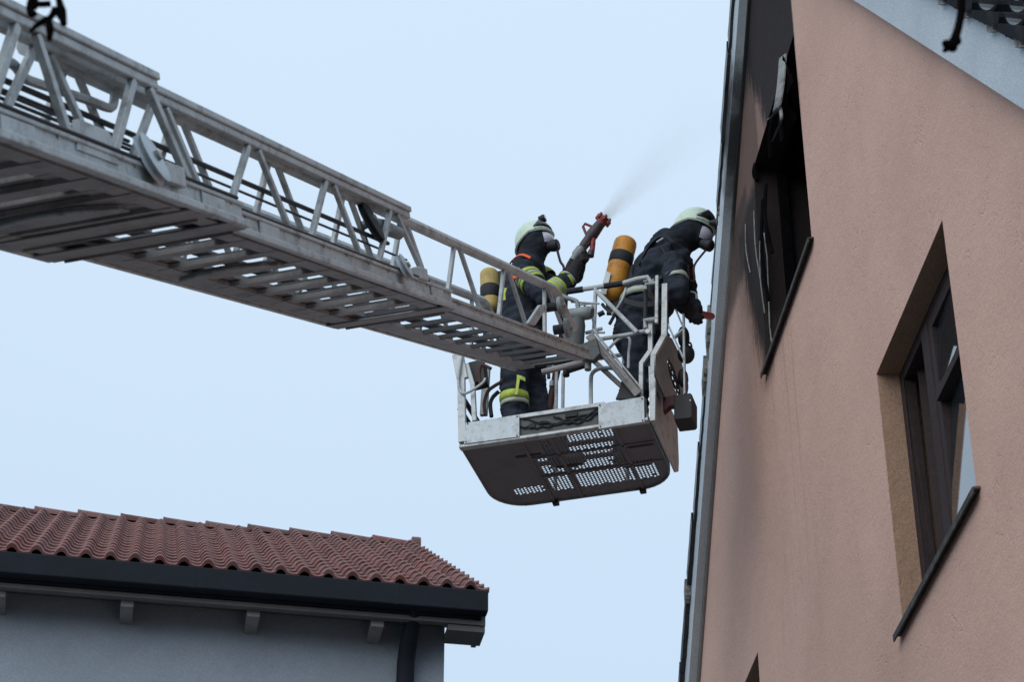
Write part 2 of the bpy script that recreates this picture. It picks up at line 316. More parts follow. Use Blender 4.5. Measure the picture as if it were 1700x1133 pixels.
    # pale run-off marks below the burnt sill
    mp2 = N.new('ShaderNodeMapping'); mp2.inputs['Scale'].default_value = (14, 14, 1.1); mp2.inputs['Location'].default_value = (3, 0, 4); L.new(tc.outputs['Object'], mp2.inputs[0])
    r = N.new('ShaderNodeMapRange'); r.inputs[1].default_value = 0.62; r.inputs[2].default_value = 0.75; r.inputs[4].default_value = 0.4; L.new(nz(1.0, 3, 0.5, mp2.outputs[0]), r.inputs[0])
    win = boxm(10.4, 11.4, 6.9, 8.2, 0.3, 0.3)
    m2 = N.new('ShaderNodeMix'); m2.data_type = 'RGBA'; m2.inputs[7].default_value = (0.58, 0.52, 0.48, 1)
    L.new(math('MULTIPLY', r.outputs[0], win), m2.inputs[0]); L.new(m1.outputs[2], m2.inputs[6])
    # fine grain
    g = N.new('ShaderNodeMapRange'); g.inputs[1].default_value = 0.3; g.inputs[2].default_value = 0.7; g.inputs[3].default_value = 0.70; g.inputs[4].default_value = 1.30
    L.new(nz(120, 3, 0.8), g.inputs[0])
    mh = N.new('ShaderNodeMix'); mh.data_type = 'RGBA'; mh.inputs[7].default_value = (0.15, 0.085, 0.06, 1)
    L.new(math('MULTIPLY', halo, 0.6), mh.inputs[0]); L.new(m2.outputs[2], mh.inputs[6])
    # reveals tinted darker and browner: the recess shade is put into the colour
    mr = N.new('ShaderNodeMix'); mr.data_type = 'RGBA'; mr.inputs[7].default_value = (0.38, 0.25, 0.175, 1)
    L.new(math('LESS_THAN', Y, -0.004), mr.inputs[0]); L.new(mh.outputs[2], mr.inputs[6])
    vs = N.new('ShaderNodeVectorMath'); vs.operation = 'SCALE'; L.new(mr.outputs[2], vs.inputs[0]); L.new(g.outputs[0], vs.inputs['Scale'])
    m3 = N.new('ShaderNodeMix'); m3.data_type = 'RGBA'; m3.inputs[7].default_value = (0.010, 0.011, 0.014, 1)
    L.new(s, m3.inputs[0]); L.new(vs.outputs[0], m3.inputs[6]); L.new(m3.outputs[2], b.inputs['Base Color'])
    b.inputs['Roughness'].default_value = 0.92
    # trowelled relief: coarse grit plus short cracks / trowel ticks
    vo = N.new('ShaderNodeTexVoronoi'); vo.feature = 'DISTANCE_TO_EDGE'; vo.inputs['Scale'].default_value = 2.2
    mp3 = N.new('ShaderNodeMapping'); mp3.inputs['Scale'].default_value = (1, 1, 0.7); L.new(tc.outputs['Object'], mp3.inputs[0])
    dn = N.new('ShaderNodeVectorMath'); dn.operation = 'ADD'
    nn = N.new('ShaderNodeTexNoise'); nn.inputs['Scale'].default_value = 5; L.new(tc.outputs['Object'], nn.inputs['Vector'])
    L.new(mp3.outputs[0], dn.inputs[0]); L.new(nn.outputs[1], dn.inputs[1]); L.new(dn.outputs[0], vo.inputs['Vector'])
    cr = N.new('ShaderNodeMapRange'); cr.inputs[1].default_value = 0.0; cr.inputs[2].default_value = 0.018; cr.inputs[3].default_value = -1; cr.inputs[4].default_value = 0; L.new(vo.outputs[0], cr.inputs[0])
    gate = N.new('ShaderNodeMapRange'); gate.inputs[1].default_value = 0.55; gate.inputs[2].default_value = 0.60; L.new(nz(2.6, 2), gate.inputs[0])
    hgt = math('ADD', math('MULTIPLY', nz(70, 6, 0.75), 0.55), math('MULTIPLY', math('MULTIPLY', cr.outputs[0], gate.outputs[0]), 0.75))
    hgt = math('ADD', hgt, math('ADD', math('MULTIPLY', nz(6, 4), 1.2), math('MULTIPLY', nz(24, 3), 0.5)))
    bp = N.new('ShaderNodeBump'); bp.inputs['Strength'].default_value = 0.5; bp.inputs['Distance'].default_value = 0.012
    L.new(hgt, bp.inputs['Height']); L.new(bp.outputs[0], b.inputs['Normal'])
    return m
M['stucco'] = stucco()

# ------------------------------------------------------------------ ground (not in view, but it is there and bounces light)
g = MB(); g.add([(-600, -600, 0), (600, -600, 0), (600, 600, 0), (-600, 600, 0)], [(0, 1, 2, 3)])
tag(g.build('ground', M['ground']), kind='structure')
pv = MB(); pv.box(0.9, 2.0, -20, 40, 0, 0.13); tag(pv.build('pavement', M['paving']), kind='structure')

# ================================================================== the salmon gable house
HX = V((-0.09455374, 0.99551976, 0)); NW = V((-0.99551976, -0.09455374, 0))
HQ = 2.82 / 2.6      # the plan below was drawn for a wall 2.6 m from the lens; the finished house is HQ times that size
W0 = CAMP - NW * 2.6; W0.z = 0
house = thing('gable_house', 'salmon stucco gable house with fire-blackened attic window', 'house', frame(HX, NW, ZZ, W0))
# local: x along wall (away from camera), y outward, z up
TP = 1.1585; S0, S1 = 4.3, 16.9; AP = 10.57
def rz(s): return min(1.1585 * s - 0.45 + 0.21, 24.25 - 1.1585 * s)   # where wall meets roof underside
WINS = [(7.73, 8.98, 6.09, 7.44), (9.96, 11.26, 8.92, 10.42), (12.05, 13.30, 6.09, 7.44)]
wl = MB(); xs = sorted(set([S0, S1, AP] + [w[0] for w in WINS] + [w[1] for w in WINS]))
for a, b in zip(xs[:-1], xs[1:]):
    lo = 0.0
    for (p, q, c, d) in [w for w in WINS if w[0] <= a and w[1] >= b] + [(0, 0, None, None)]:
        if c is None: wl.add([(a, 0, lo), (b, 0, lo), (b, 0, rz(b)), (a, 0, rz(a))], [(0, 1, 2, 3)])
        else: wl.add([(a, 0, lo), (b, 0, lo), (b, 0, c), (a, 0, c)], [(0, 1, 2, 3)]); lo = d
DR = 0.34
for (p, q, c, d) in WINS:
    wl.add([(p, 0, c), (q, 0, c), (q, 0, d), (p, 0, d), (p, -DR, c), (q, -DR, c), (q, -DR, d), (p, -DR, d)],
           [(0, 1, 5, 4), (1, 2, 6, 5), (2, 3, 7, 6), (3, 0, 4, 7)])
# side and back walls
BK = -8.0
wl.add([(S0, 0, 0), (S0, BK, 0), (S0, BK, rz(S0)), (S0, 0, rz(S0))], [(0, 1, 2, 3)])
wl.add([(S1, 0, 0), (S1, BK, 0), (S1, BK, rz(S1)), (S1, 0, rz(S1))], [(0, 1, 2, 3)])
wl.add([(S0, BK, 0), (S1, BK, 0), (S1, BK, rz(S1)), (AP, BK, rz(AP)), (S0, BK, rz(S0))], [(0, 1, 2, 3, 4)])
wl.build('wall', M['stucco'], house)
# floors / dark rooms inside
for i, (p, q, c, d) in enumerate(WINS):
    r = MB(); r.box(p - 0.35, q + 0.35, -2.6, -DR - 0.004, c - 0.7, d + 0.25)
    r.f = r.f[:3] + r.f[3:4] + r.f[4:]    # box; remove the face towards the wall opening
    keep = []
    for f in r.f:
        ys = [r.v[k][1] for k in f]
        if min(ys) > -DR - 0.01: continue
        keep.append(f)
    r.f = keep; r.m = [0] * len(keep)
    # wall return round the opening on the inside
    yy = -DR - 0.004
    for (x0, x1, z0, z1) in ((p - 0.35, p, c - 0.7, d + 0.25), (q, q + 0.35, c - 0.7, d + 0.25), (p, q, c - 0.7, c), (p, q, d, d + 0.25)):
        r.add([(x0, yy, z0), (x1, yy, z0), (x1, yy, z1), (x0, yy, z1)], [(0, 1, 2, 3)])
    rm = r.build('room', M['char'] if i == 1 else M['roomdark'], house)
# intact windows
def casement(p, q, c, d, near_only=False):
    w = MB(); F = 0.065; y0, y1 = -0.17, -0.11
    w.box(p, p + F, y0, y1, c, d); w.box(q - F, q, y0, y1, c, d); w.box(p + F, q - F, y0, y1, c, c + F); w.box(p + F, q - F, y0, y1, d - F, d)
    fr = w.build('window', M['winframe'], house, bevel=0.004)
    mid = (p + q) / 2 + 0.12; g = 0.058
    m = MB(); m.box(mid - 0.05, mid + 0.05, -0.175, -0.095, c + F, d - F); m.build('mullion', M['winframe'], fr, bevel=0.006)
    for (a, b, ajar) in ((p + F + 0.003, mid - 0.053, 0), (mid + 0.053, q - F - 0.003, 1)):
        s = MB(); ys0, ys1 = -0.165, -0.102; z0, z1 = c + F + 0.003, d - F - 0.003
        s.box(a, a + g, ys0, ys1, z0, z1); s.box(b - g, b, ys0, ys1, z0, z1); s.box(a + g, b - g, ys0, ys1, z0, z0 + g); s.box(a + g, b - g, ys0, ys1, z1 - g, z1)
        sash = s.build('sash', M['winframe'], fr)
        bar = MB(); zc = z0 + (z1 - z0) * (0.64 if not ajar else 0.42); bar.box(a + g, b - g, -0.150, -0.082, zc - 0.022, zc + 0.022); bo = bar.build('glazing_bar', M['winframe'], fr)
        if ajar:
            pn = MB(); pn.box(a + g, b - g, -0.120, -0.114, z0 + g, z1 - g); po = pn.build('pane', M['glass'], fr)
        else:         # two panes, each turned slightly so that they mirror open sky
            for (za, zb, tl_) in ((z0 + g, zc - .022, 5.2), (zc + .022, z1 - g, 4.0)):
                pn = MB(); pn.box(a + g - (b - g), 0, -0.003, 0.003, -(zb - za) / 2, (zb - za) / 2); po = pn.build('pane', M['glass'], fr)
                po.matrix_local = Matrix.Translation((b - g, -0.114, (za + zb) / 2)) @ Matrix.Rotation(radians(-2.9), 4, 'Z') @ Matrix.Rotation(radians(tl_), 4, 'X')
        if ajar:      # the far sash stands open into the room
            for o in (sash, bo, po):
                o.matrix_local = Matrix.Translation((b, -0.2, 0)) @ Matrix.Rotation(radians(62), 4, 'Z') @ Matrix.Translation((-b, 0.2, 0))
    return fr
for w in (WINS[0], WINS[2]):
    casement(*w)
    p, q, c, d = w
    cu = MB(); n = 26
    vs = [(p + 0.75 * (q - p) * 0.5 * i / n * 1.1 + 0.06, -0.30 + 0.02 * sin(i * 1.9), z) for i in range(n + 1) for z in (c + 0.06, d - 0.05)]
    cu.add(vs, [(2 * i, 2 * i + 2, 2 * i + 3, 2 * i + 1) for i in range(n)]); cu.build('curtain', M['curtain'], house)
for i, (p, q, c, d) in enumerate(WINS):
    s = MB(); e = 0.05
    s.hexa([(p - e, -0.11, c + 0.004), (q + e, -0.11, c + 0.004), (q + e, 0.032, c - 0.014), (p - e, 0.032, c - 0.014)],
           [(p - e, -0.11, c + 0.018), (q + e, -0.11, c + 0.018), (q + e, 0.032, c - 0.002), (p - e, 0.032, c - 0.002)])
    s.box(p - e, q + e, 0.028, 0.036, c - 0.038, c - 0.004)
    s.build('window_sill', M['sillmetal'], house, bevel=0.003)
def ribbon(mb, pts, wv, th=0.003):
    wv = V(wv); n = len(pts)
    vs = []
    for q_ in pts: q_ = V(q_); vs += [q_ - wv / 2, q_ + wv / 2, q_ + wv / 2 + V((0, th, 0)), q_ - wv / 2 + V((0, th, 0))]
    fs = []
    for i in range(n - 1):
        for k in range(4): fs.append((4 * i + k, 4 * i + (k + 1) % 4, 4 * i + 4 + (k + 1) % 4, 4 * i + 4 + k))
    fs += [(0, 1, 2, 3), (4 * n - 4, 4 * n - 3, 4 * n - 2, 4 * n - 1)]
    mb.add(vs, fs)
def WP(u, v, off):    # photo point on the plane 'off' in front of the wall -> house local coordinates
    P = onplane(u, v, NW, W0 + NW * off) - W0; return V((P.dot(HX), off, P.z))
# burnt window: remains of the frame, glass gone; blackened battens, warped flashing
p, q, c, d = WINS[1]
w = MB(); w.box(q - 0.06, q, -0.2, -0.15, c, d); w.box(p, p + 0.06, -0.2, -0.15, c, d); w.box(p + .06, q - .06, -0.2, -0.15, c, c + 0.06); w.box(p + .06, q - .06, -.2, -.15, d - .06, d)
bf = w.build('burnt_window_frame', M['char'], house)
st = MB(); st.tube([(q - 0.006, -0.04, d - 0.5), (q - 0.02, -0.045, c + 0.8), (q - 0.012, -0.03, c + 0.3), (q - 0.02, -0.04, c + 0.02)], 0.005, 6)
st.build('guide_rail', M['flash'], bf)

b = MB()
for k in range(7):
    x = p + 0.15 + k * 0.17; b.bar((x, -0.7, c), (x + 0.05 * sin(k * 3), -0.75 + 0.1 * sin(k * 2.1), c + 0.5 + 0.4 * abs(sin(k * 1.7))), 0.04, 0.03)
b.build('charred_debris', M['char'], bf)
for (u0, v0, u1, v1, w_) in ((1262, 250, 1257, 300, .05), (1290, 170, 1281, 262, .03), (1306, 130, 1300, 235, .035), (1273, 305, 1284, 420, .02), (1268, 330, 1277, 500, .016), (1317, 120, 1322, 200, .03)):
    m = MB(); A0, A1 = WP(u0, v0, -.03), WP(u1, v1, -.02); mid_ = (A0 + A1) / 2 + V((.02, .02, 0)); ribbon(m, smoothpath([A0, mid_, A1], 4), (w_, .01, .0), .01); m.build('charred_lath', M['char'], bf)
for (u0, v0, u1, v1) in ((1238, 372, 1246, 452), (1252, 350, 1264, 470), (1262, 400, 1270, 520)):
    m = MB(); A0, A1 = WP(u0, v0, .004), WP(u1, v1, .004); ribbon(m, smoothpath([A0, (A0 + A1) / 2 + V((.012, .01, 0)), A1], 4), (.012, .0, .0), .004); m.build('peeling_strip', M['flash'], house)
# warped metal strip hanging out of the lintel
fl = MB(); ribbon(fl, smoothpath([WP(1301, 92, .02), WP(1299, 120, .06), WP(1296, 150, .08), WP(1291, 178, .10), WP(1286, 190, .10), WP(1278, 196, .10)], 5), (0.05, 0.03, 0.0), 0.008)
fl.build('warped_flashing', M['flash'], house)
fl = MB(); ribbon(fl, smoothpath([WP(1296, 178, .08), WP(1298, 198, .08), WP(1290, 218, .07), WP(1283, 234, .07)], 5), (0.016, 0.01, 0.0), 0.006)
fl.build('warped_flashing', M['flash'], house)
fl = MB(); fl.prism([WP(1301, 92, .03), WP(1318, 135, .03), WP(1304, 165, .05), WP(1293, 186, .05)], (0, 0.006, 0)); fl.build('warped_flashing', M['char'], house)
# verge boards, soffits, roof
cA = atan2(TP, 1)
bzn = lambda s: 1.1585 * s - 0.45; bzf = lambda s: 24.30 - 1.1585 * s
VHN, VHF = 0.34, 0.31   # vertical height of board
EN, EF = 3.6, 17.4
for f, e0, nm, VH in ((bzn, EN, 0, VHN), (bzf, EF, 1, VHF)):
    bmid = AP + (0.002 if nm else -0.002)
    vb = MB(); vb.prism([(e0, 0.02, f(e0)), (bmid, 0.02, f(bmid)), (bmid, 0.02, f(bmid) + VH), (e0, 0.02, f(e0) + VH)], (0, 0.055, 0))
    vb.build('verge_board', M['board'], house)
    sf = MB(); dz = -0.04 if nm else 0.21
    sf.prism([(e0, 0.018, f(e0) + dz), (bmid, 0.018, f(bmid) + dz), (bmid, 0.018, f(bmid) + dz + 0.07), (e0, 0.018, f(e0) + dz + 0.07)], (0, BK - 0.05, 0))
    sf.build('roof_deck', M['soffit'], house)
# tiles (interlocking pantiles)
def tile_mesh(name, w, ln, h, matr, th=0.018, n=12, kind=1):
    """x across, y up the slope, z normal; roll on one side, shallow pan on the other"""
    prof = []
    for i in range(n + 1):
        t = i / n; x = t * w * 1.08
        if kind == 2: z = h - h * 1.2 * max(0, (abs(sin(2 * pi * t)) - .60) / .4) ** .6 - .02
        elif t < 0.50: z = h * sin(pi * t / 0.50) ** 0.8
        else: z = -h * 0.28 * sin(pi * (t - 0.50) / 0.50)
        prof.append((x, z))
    mb = MB(); L_ = ln * 1.16; vs = []; m = n + 1; fs = []
    for (y, dz) in ((0, th * 1.15), (.014, th * 1.6), (L_, 0.0)):
        for (x, z) in prof: vs.append((x, y, z + dz + th * .8))
    for (y, dz) in ((0, 0), (L_, -th * .4)):
        for (x, z) in prof: vs.append((x, y, z + dz + th * .35))
    for i in range(n):
        fs.append((m + i, m + i + 1, 2 * m + i + 1, 2 * m + i)); fs.append((3 * m + i, 3 * m + i + 1, i + 1, i)); fs.append((i, i + 1, m + i + 1, m + i))
    fs.append((0, m, 2 * m, 4 * m, 3 * m)); fs.append((n, 3 * m + n, 4 * m + n, 2 * m + n, m + n))
    mb.add(vs, fs)
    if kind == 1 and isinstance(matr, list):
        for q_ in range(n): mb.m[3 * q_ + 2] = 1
    if kind == 2:
        for q_ in range(n):
            if prof[q_][1] < h * .55 - .02 and prof[q_ + 1][1] < h * .55 - .02: mb.m[3 * q_] = 1
    o = mb.build(name, matr, smooth=True); me = o.data; bpy.data.objects.remove(o); return me
roof = MB()
roof_o = MB()
for f, e0, VH in ((bzn, EN, VHN), (bzf, EF, VHF)):
    bmid = AP + (0.003 if e0 > AP else -0.003)
    roof_o.prism([(e0, 0.0, f(e0) + VH - .04), (bmid, 0.0, f(bmid) + VH - .04), (bmid, 0.0, f(bmid) + VH - .02), (e0, 0.0, f(e0) + VH - .02)], (0, BK, 0))
roofg = roof_o.build('roof', M['darktile'], house)
tmf = tile_mesh('tile', 0.235, 0.335, 0.05, M['darktile'], th=0.02)
tmn = tile_mesh('tile', 0.235, 0.40, 0.036, [M['matttile'], M['darktile']], th=0.030, n=32, kind=2)
cosA, sinA = cos(cA), sin(cA)
def put_tiles(f, sgn, e0, rows, cols, y_start, r0, VH, gauge, tm):
    # sgn +1: slope rises with +x (near roof); -1: rises with -x (far roof)
    up = V((cosA * sgn, 0, sinA)); nrm = V((-sinA * sgn, 0, cosA))
    ac = V((0, -1, 0))
    for r_ in range(r0, rows):
        for c_ in range(cols):
            base = V((e0, y_start, f(e0) + VH)) + up * (gauge * r_ + random.uniform(-.006, .006)) + ac * (0.235 * c_) + nrm * random.uniform(-0.002, 0.004)
            o = inst(tm, 'tile', roofg)
            x = ac; y = up; z = nrm
            if x.cross(y).dot(z) < 0: x = -x; base = base + ac * 0.235
            o.matrix_local = frame(x, y, z, base)
put_tiles(bzn, 1, EN, 26, 9, 0.115, 4, VHN, 0.40, tmn)
put_tiles(bzf, -1, EF, 31, 3, 0.062, 4, VHF, 0.335, tmf)
rest = MB()
# chipped and uneven verge ends on the far rake (mortar lumps and broken tile corners)
def lump(s_, a, out, hh, mt_):
    z = bzf(s_) + VHF; ch = MB(); y1 = 0.0765 + out; n_ = 7; top = []; bot = []
    for i in range(n_ + 1):
        t = i / n_; x_ = s_ + a * t; zz_ = z - a * t * TP
        top.append((x_, .0765, zz_ + hh * (.6 + .4 * random.random()))); bot.append((x_, .0765, zz_ - .05 - .035 * random.random()))
    ch.prism(bot + top[::-1], (0, out, 0)); ch.build('verge_mortar', mt_, house)
x_ = 10.9
while x_ < 11.85: l_ = random.uniform(.12, .4); lump(x_, l_, random.uniform(.012, .024), .05, M['darktile']); x_ += l_ + random.uniform(0, .04)
for (x_, l_, o_) in ((11.99, .03, .01), (12.47, .14, .022), (12.63, .04, .010), (12.70, .12, .024), (12.82, .25, .012), (13.08, .3, .02), (13.40, .28, .03), (13.70, .06, .04), (13.77, .3, .03), (14.09, .3, .034)):
    lump(x_, l_, o_, .045, M['mortar'] if l_ < .15 else M['darktile'])
for k in range(4, 20):      # mortar bedding under the front edge of each course on the near rake
    bs_ = EN + k * 0.40 * cosA; z = bzn(EN) + VHN + k * 0.40 * sinA
    ch = MB(); ch.hexa([(bs_ - .03, -.2, z + .004), (bs_ + .13, -.2, z + .13 * TP - .02), (bs_ + .13, .100, z + .13 * TP - .02), (bs_ - .03, .100 + random.uniform(0, .008), z + .004)], [(bs_ - .03, -.2, z + .03), (bs_ + .13, -.2, z + .13 * TP + .03), (bs_ + .13, .10, z + .13 * TP + .03), (bs_ - .03, .10, z + .03)])
    ch.build('verge_mortar', M['mortar'], house)

# bring the drawn plan to the real size of the house
seen = set()
def resize(o):
    for c in o.children:
        if c.data and c.data.name not in seen: seen.add(c.data.name); c.data.transform(Matrix.Scale(HQ, 4))
        c.location = c.location * HQ; resize(c)
bpy.context.view_layer.update(); resize(house)
W1 = CAMP - NW * 2.82; W1.z = 1.6 - 1.6 * HQ
house.location = W1

# ================================================================== neighbouring house
EA = radians(10.2); NE = V((cos(EA), sin(EA), 0)); NP = V((-sin(EA), cos(EA), 0))
NA = CAMP + ray(808, 984) * (19.5 / ray(808, 984).y)
nb = thing('neighbour_house', 'grey house with red pantile roof and dark gutter, lower left', 'house', frame(NE, NP, ZZ, V((NA.x, NA.y, 0))))
EZ = NA.z   # eave top height, local z; x: 0 at right gable end, negative to the left; y depth from eave
PT = radians(31.9); RD = 4.93
w = MB(); WL = -0.325; WX = -9.0; wb = 0.5
gx = [(WL, wb), (WL, 2 * RD - wb), (WX, 2 * RD - wb), (WX, wb)]
for i in range(4):
    (a, b), (c2, d2) = gx[i], gx[(i + 1) % 4]
    zt = lambda y: EZ - 0.12 + (min(y, 2 * RD - y)) * tan(PT)
    if i in (0, 2): w.add([(a, b, 0), (c2, d2, 0), (c2, d2, zt(d2)), (a, RD, zt(RD)), (a, b, zt(b))], [(0, 1, 2, 3, 4)])
    else: w.add([(a, b, 0), (c2, d2, 0), (c2, d2, zt(d2)), (a, b, zt(b))], [(0, 1, 2, 3)])
w.build('wall', M['renderwall'], nb)
w = MB(); th = 0.12
for sgn, y0 in ((1, 0.06), (-1, 2 * RD - .06)):
    z0 = EZ - 0.02 + 0.03
    w.prism([(WX - .3, y0, EZ - .14), (WX - .3, RD - sgn * .002, EZ - .14 + RD * tan(PT) - .03), (WX - .3, RD - sgn * .002, EZ - .03 + RD * tan(PT) - .03), (WX - .3, y0, EZ - .03)], (-WX + .3 - .03, 0, 0))
rf = w.build('roof', M['eavewood'], nb)
# gutter: a boxy dark eaves gutter / fascia, 0.29 m deep in view
gt = MB(); GL = 9.4
gt.box(-GL, -0.004, -0.13, 0.0, EZ - 0.265, EZ - 0.045); gt.build('gutter', M['gutter'], nb, bevel=0.012)
for k_ in range(5):
    jb = MB(); jb.box(-.9 - 1.9 * k_, -.86 - 1.9 * k_, -0.1335, -0.128, EZ - 0.266, EZ - 0.044); jb.build('gutter_joint', M['gutter'], nb)
fa = MB(); fa.box(-GL, -0.05, -0.0, 0.03, EZ - 0.285, EZ - 0.02); fa.box(-GL, -0.05, 0.0301, 0.034, EZ - 0.28, EZ - 0.15)
fa.build('fascia_board', M['gutter'], nb)
so = MB(); so.box(-GL, -0.05, 0.032, 0.10, EZ - 0.335, EZ - 0.29); so.build('eaves_batten', M['eavewood'], nb)
vg = MB(); 
vg.prism([(-0.05, 0.03, EZ - .34), (-0.05, 0.62, EZ - .34 + .05), (-0.05, 0.62, EZ + .62 * tan(PT) - .02), (-0.05, 0.03, EZ - .0)], (0.045, 0, 0))
vg.prism([(-0.05, 0.62, EZ + .62 * tan(PT) - .22), (-0.05, RD, EZ + RD * tan(PT) - .22), (-0.05, RD, EZ + RD * tan(PT) - .03), (-0.05, 0.62, EZ + .62 * tan(PT) - .03)], (0.045, 0, 0))
vg.box(-.36, -.006, .05, .35, EZ - .40, EZ - .342)
vg.build('gable_board', M['eavewood'], nb)
for k in range(8):
    x = -1.02 - 1.17 * k; r = MB(); r.box(x - 0.06, x + 0.06, 0.12, wb - 0.003, EZ - 0.39, EZ - 0.30); r.build('rafter_end', M['raftwood'], nb, bevel=0.006)
cel = MB(); cel.prism([(-GL, .10, EZ - .285), (-GL, wb, EZ - .16), (-GL, wb, EZ - .14), (-GL, .10, EZ - .25)], (GL - .06, 0, 0)); cel.build('soffit', M['eavewood'], nb)
dp = MB(); dp.tube(smoothpath([(-.685, .02, EZ - .20), (-.69, .22, EZ - .36), (-.705, .36, EZ - .55), (-.71, .40, EZ - .8), (-.71, .41, EZ - 2), (-.71, .41, 0.1)], 4), 0.085, 14)
dp.build('downpipe', M['gutter'], nb, smooth=True)
# pantiles: 25 columns x 16 courses
TW = 0.226; TG = (RD / cos(PT)) / 16.0
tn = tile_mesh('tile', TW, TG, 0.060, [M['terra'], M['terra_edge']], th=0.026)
upv = V((0, cos(PT), sin(PT))); nrv = V((0, -sin(PT), cos(PT)))
stuff = MB(); NC = 25
def tile_into(mb, me, mtx):
    vs = [mtx @ v.co for v in me.vertices]; k0 = len(mb.m); mb.add(vs, [tuple(p.vertices) for p in me.polygons])
    for i_, p in enumerate(me.polygons): mb.m[k0 + i_] = p.material_index
for r_ in range(16):
    for c_ in range(NC):
        base = V((-TW * (c_ + 1) - .0, -0.03, EZ - .03)) + upv * (TG * r_ + random.uniform(-.006, .006)) + nrv * random.uniform(0, .004)
        mtx = frame(V((1, 0, 0)), upv, nrv, base) @ Matrix.Rotation(random.uniform(-.012, .012), 4, 'Z')
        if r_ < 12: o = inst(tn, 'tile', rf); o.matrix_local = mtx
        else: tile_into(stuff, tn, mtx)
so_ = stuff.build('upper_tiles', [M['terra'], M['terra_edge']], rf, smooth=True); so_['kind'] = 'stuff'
# ridge tiles (tapered half-rounds, each lapping the next)
rtm = MB(); n = 9; Lr = 0.50
vs = []
for (x, r0) in ((0, 0.150), (Lr * 0.06, 0.150), (Lr * 0.061, 0.146), (Lr * 1.08, 0.106)):
    for k in range(n + 1):
        t = pi * (k / n); vs.append((x, cos(t) * r0, sin(t) * r0 * 0.9))
fs = [(j * (n + 1) + k, j * (n + 1) + k + 1, (j + 1) * (n + 1) + k + 1, (j + 1) * (n + 1) + k) for j in range(3) for k in range(n)]
rtm.add(vs, fs); ro = rtm.build('ridge_tile', M['terra'], smooth=True); rme = ro.data; bpy.data.objects.remove(ro)
RZ = EZ + RD * tan(PT) - 0.03
for k in range(13):
    o = inst(rme, 'ridge_tile', rf, (-0.10 - Lr * (k + 1) + .02, RD, RZ + random.uniform(0, .006)), (0, 0, random.uniform(-.01, .01)))
e = MB(); e.tube([(-0.10, RD, RZ + .03), (0.0, RD, RZ + .03)], 0.13, 12); e.build('ridge_end_cap', M['terra'], rf, smooth=True)
# far roof slope
fr_ = MB(); 
fr_.prism([(WX - .3, 2 * RD, EZ), (WX - .3, RD + .01, EZ + RD * tan(PT)), (WX - .3, RD + .01, EZ + RD * tan(PT) + .03), (WX - .3, 2 * RD, EZ + .03)], (-WX + .3, 0, 0)); fr_.build('rear_roof_slope', M['terra'], rf)

# ================================================================== ladder and cage frames
AL = radians(16); EP = radians(27.5)
WD = V((cos(AL), -sin(AL), 0)); MD = V((sin(AL), cos(AL), 0))
K0 = CAMP + ray(765, 740) * (12.66 / ray(765, 740).y)
LD = MD * cos(EP) + ZZ * sin(EP); LN = -MD * sin(EP) + ZZ * cos(EP)
k = 0.8671
ladder = thing('turntable_ladder', 'long grey telescopic fire ladder reaching up to the rescue cage', 'ladder', frame(WD, LD, LN, K0))
def LP(u, v, a):      # photo point on the plane a (ladder local, metres) -> local (a, s, n)
    P = onplane(u, v, WD, K0 + WD * a) - K0; return V((a, P.dot(LD), P.dot(LN)))
def section(a0, a1, s0, s1, r1, web, rail, tops, bots, bw, rungs, lipw, first=False, tube=False, endtop=None, name='ladder_section'):
    """a: across, s: along, n: up (unscaled numbers, times k)"""
    root = MB()
    wt = 0.035
    for (a, sg) in ((a0, -1), (a1, 1)):
        # lower chord: channel with a lip and an inward bottom flange
        x0, x1 = (a, a + wt) if sg < 0 else (a - wt, a)
        root.box(x0 * k, x1 * k, s0 * k, s1 * k, web[0] * k, web[1] * k)
        o0, o1 = (a - lipw, a + 0.001) if sg < 0 else (a - 0.001, a + lipw)
        root.box(o0 * k, o1 * k, s0 * k, s1 * k, (web[0] - 0.012) * k, (web[0] + 0.018) * k)
        root.box((a - 0.012 if sg < 0 else a - .001) * k, (a + .001 if sg < 0 else a + .012) * k, s0 * k, s1 * k, (web[1] - 0.014) * k, (web[1] + 0.004) * k)
    root_o = root.build(name, M['alu'], ladder, bevel=0.004)
    for (a, sg) in ((a0, -1), (a1, 1)):
        fl_ = MB(); i0, i1 = (a + wt, a + wt + .10) if sg < 0 else (a - wt - .07, a - wt)
        fl_.box(i0 * k, i1 * k, s0 * k, s1 * k, (web[0] - 0.008) * k, (web[0] + 0.012) * k)
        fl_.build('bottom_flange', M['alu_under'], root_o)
        # hand rail
        ra = MB(); cx = a - sg * 0.02; rw = 0.05
        if tube:
            hh = (rail[1] - rail[0]); zc = (rail[0] + rail[1]) / 2
            pts = [(cx * k, s0 * k, zc * k), (cx * k, r1 * k, zc * k), (cx * k, (r1 + .12) * k, (zc - .02) * k), (cx * k, (r1 + .35) * k, (zc - .17) * k), (cx * k, (r1 + .52) * k, (zc - .22) * k)]
            ra.tube(pts, hh / 2 * k, 8)
            ra.build('hand_rail', M['alu'], root_o, smooth=True)
        else:
            ra.box((cx - rw / 2 + .008) * k, (cx + rw / 2 - .008) * k, s0 * k, r1 * k, (rail[0] + .01) * k, (rail[1] - 0.03) * k)
            ra.box((cx - rw / 2 - .002) * k, (cx + rw / 2 + .002) * k, s0 * k, (r1 + .004) * k, (rail[1] - 0.03) * k, rail[1] * k)
            ra.build('hand_rail', M['alu'], root_o, bevel=0.005)
        ci = a - sg * 0.02
        for (t, bt) in zip(tops, bots):
            br = MB(); br.bar((ci * k, t * k, (rail[0] + .01) * k), (ci * k, bt * k, (web[1] - .005) * k), bw * k, bw * .75 * k, up=(1, 0, 0)); br.build('brace', M['alu'], root_o, bevel=0.003)
    return root_o
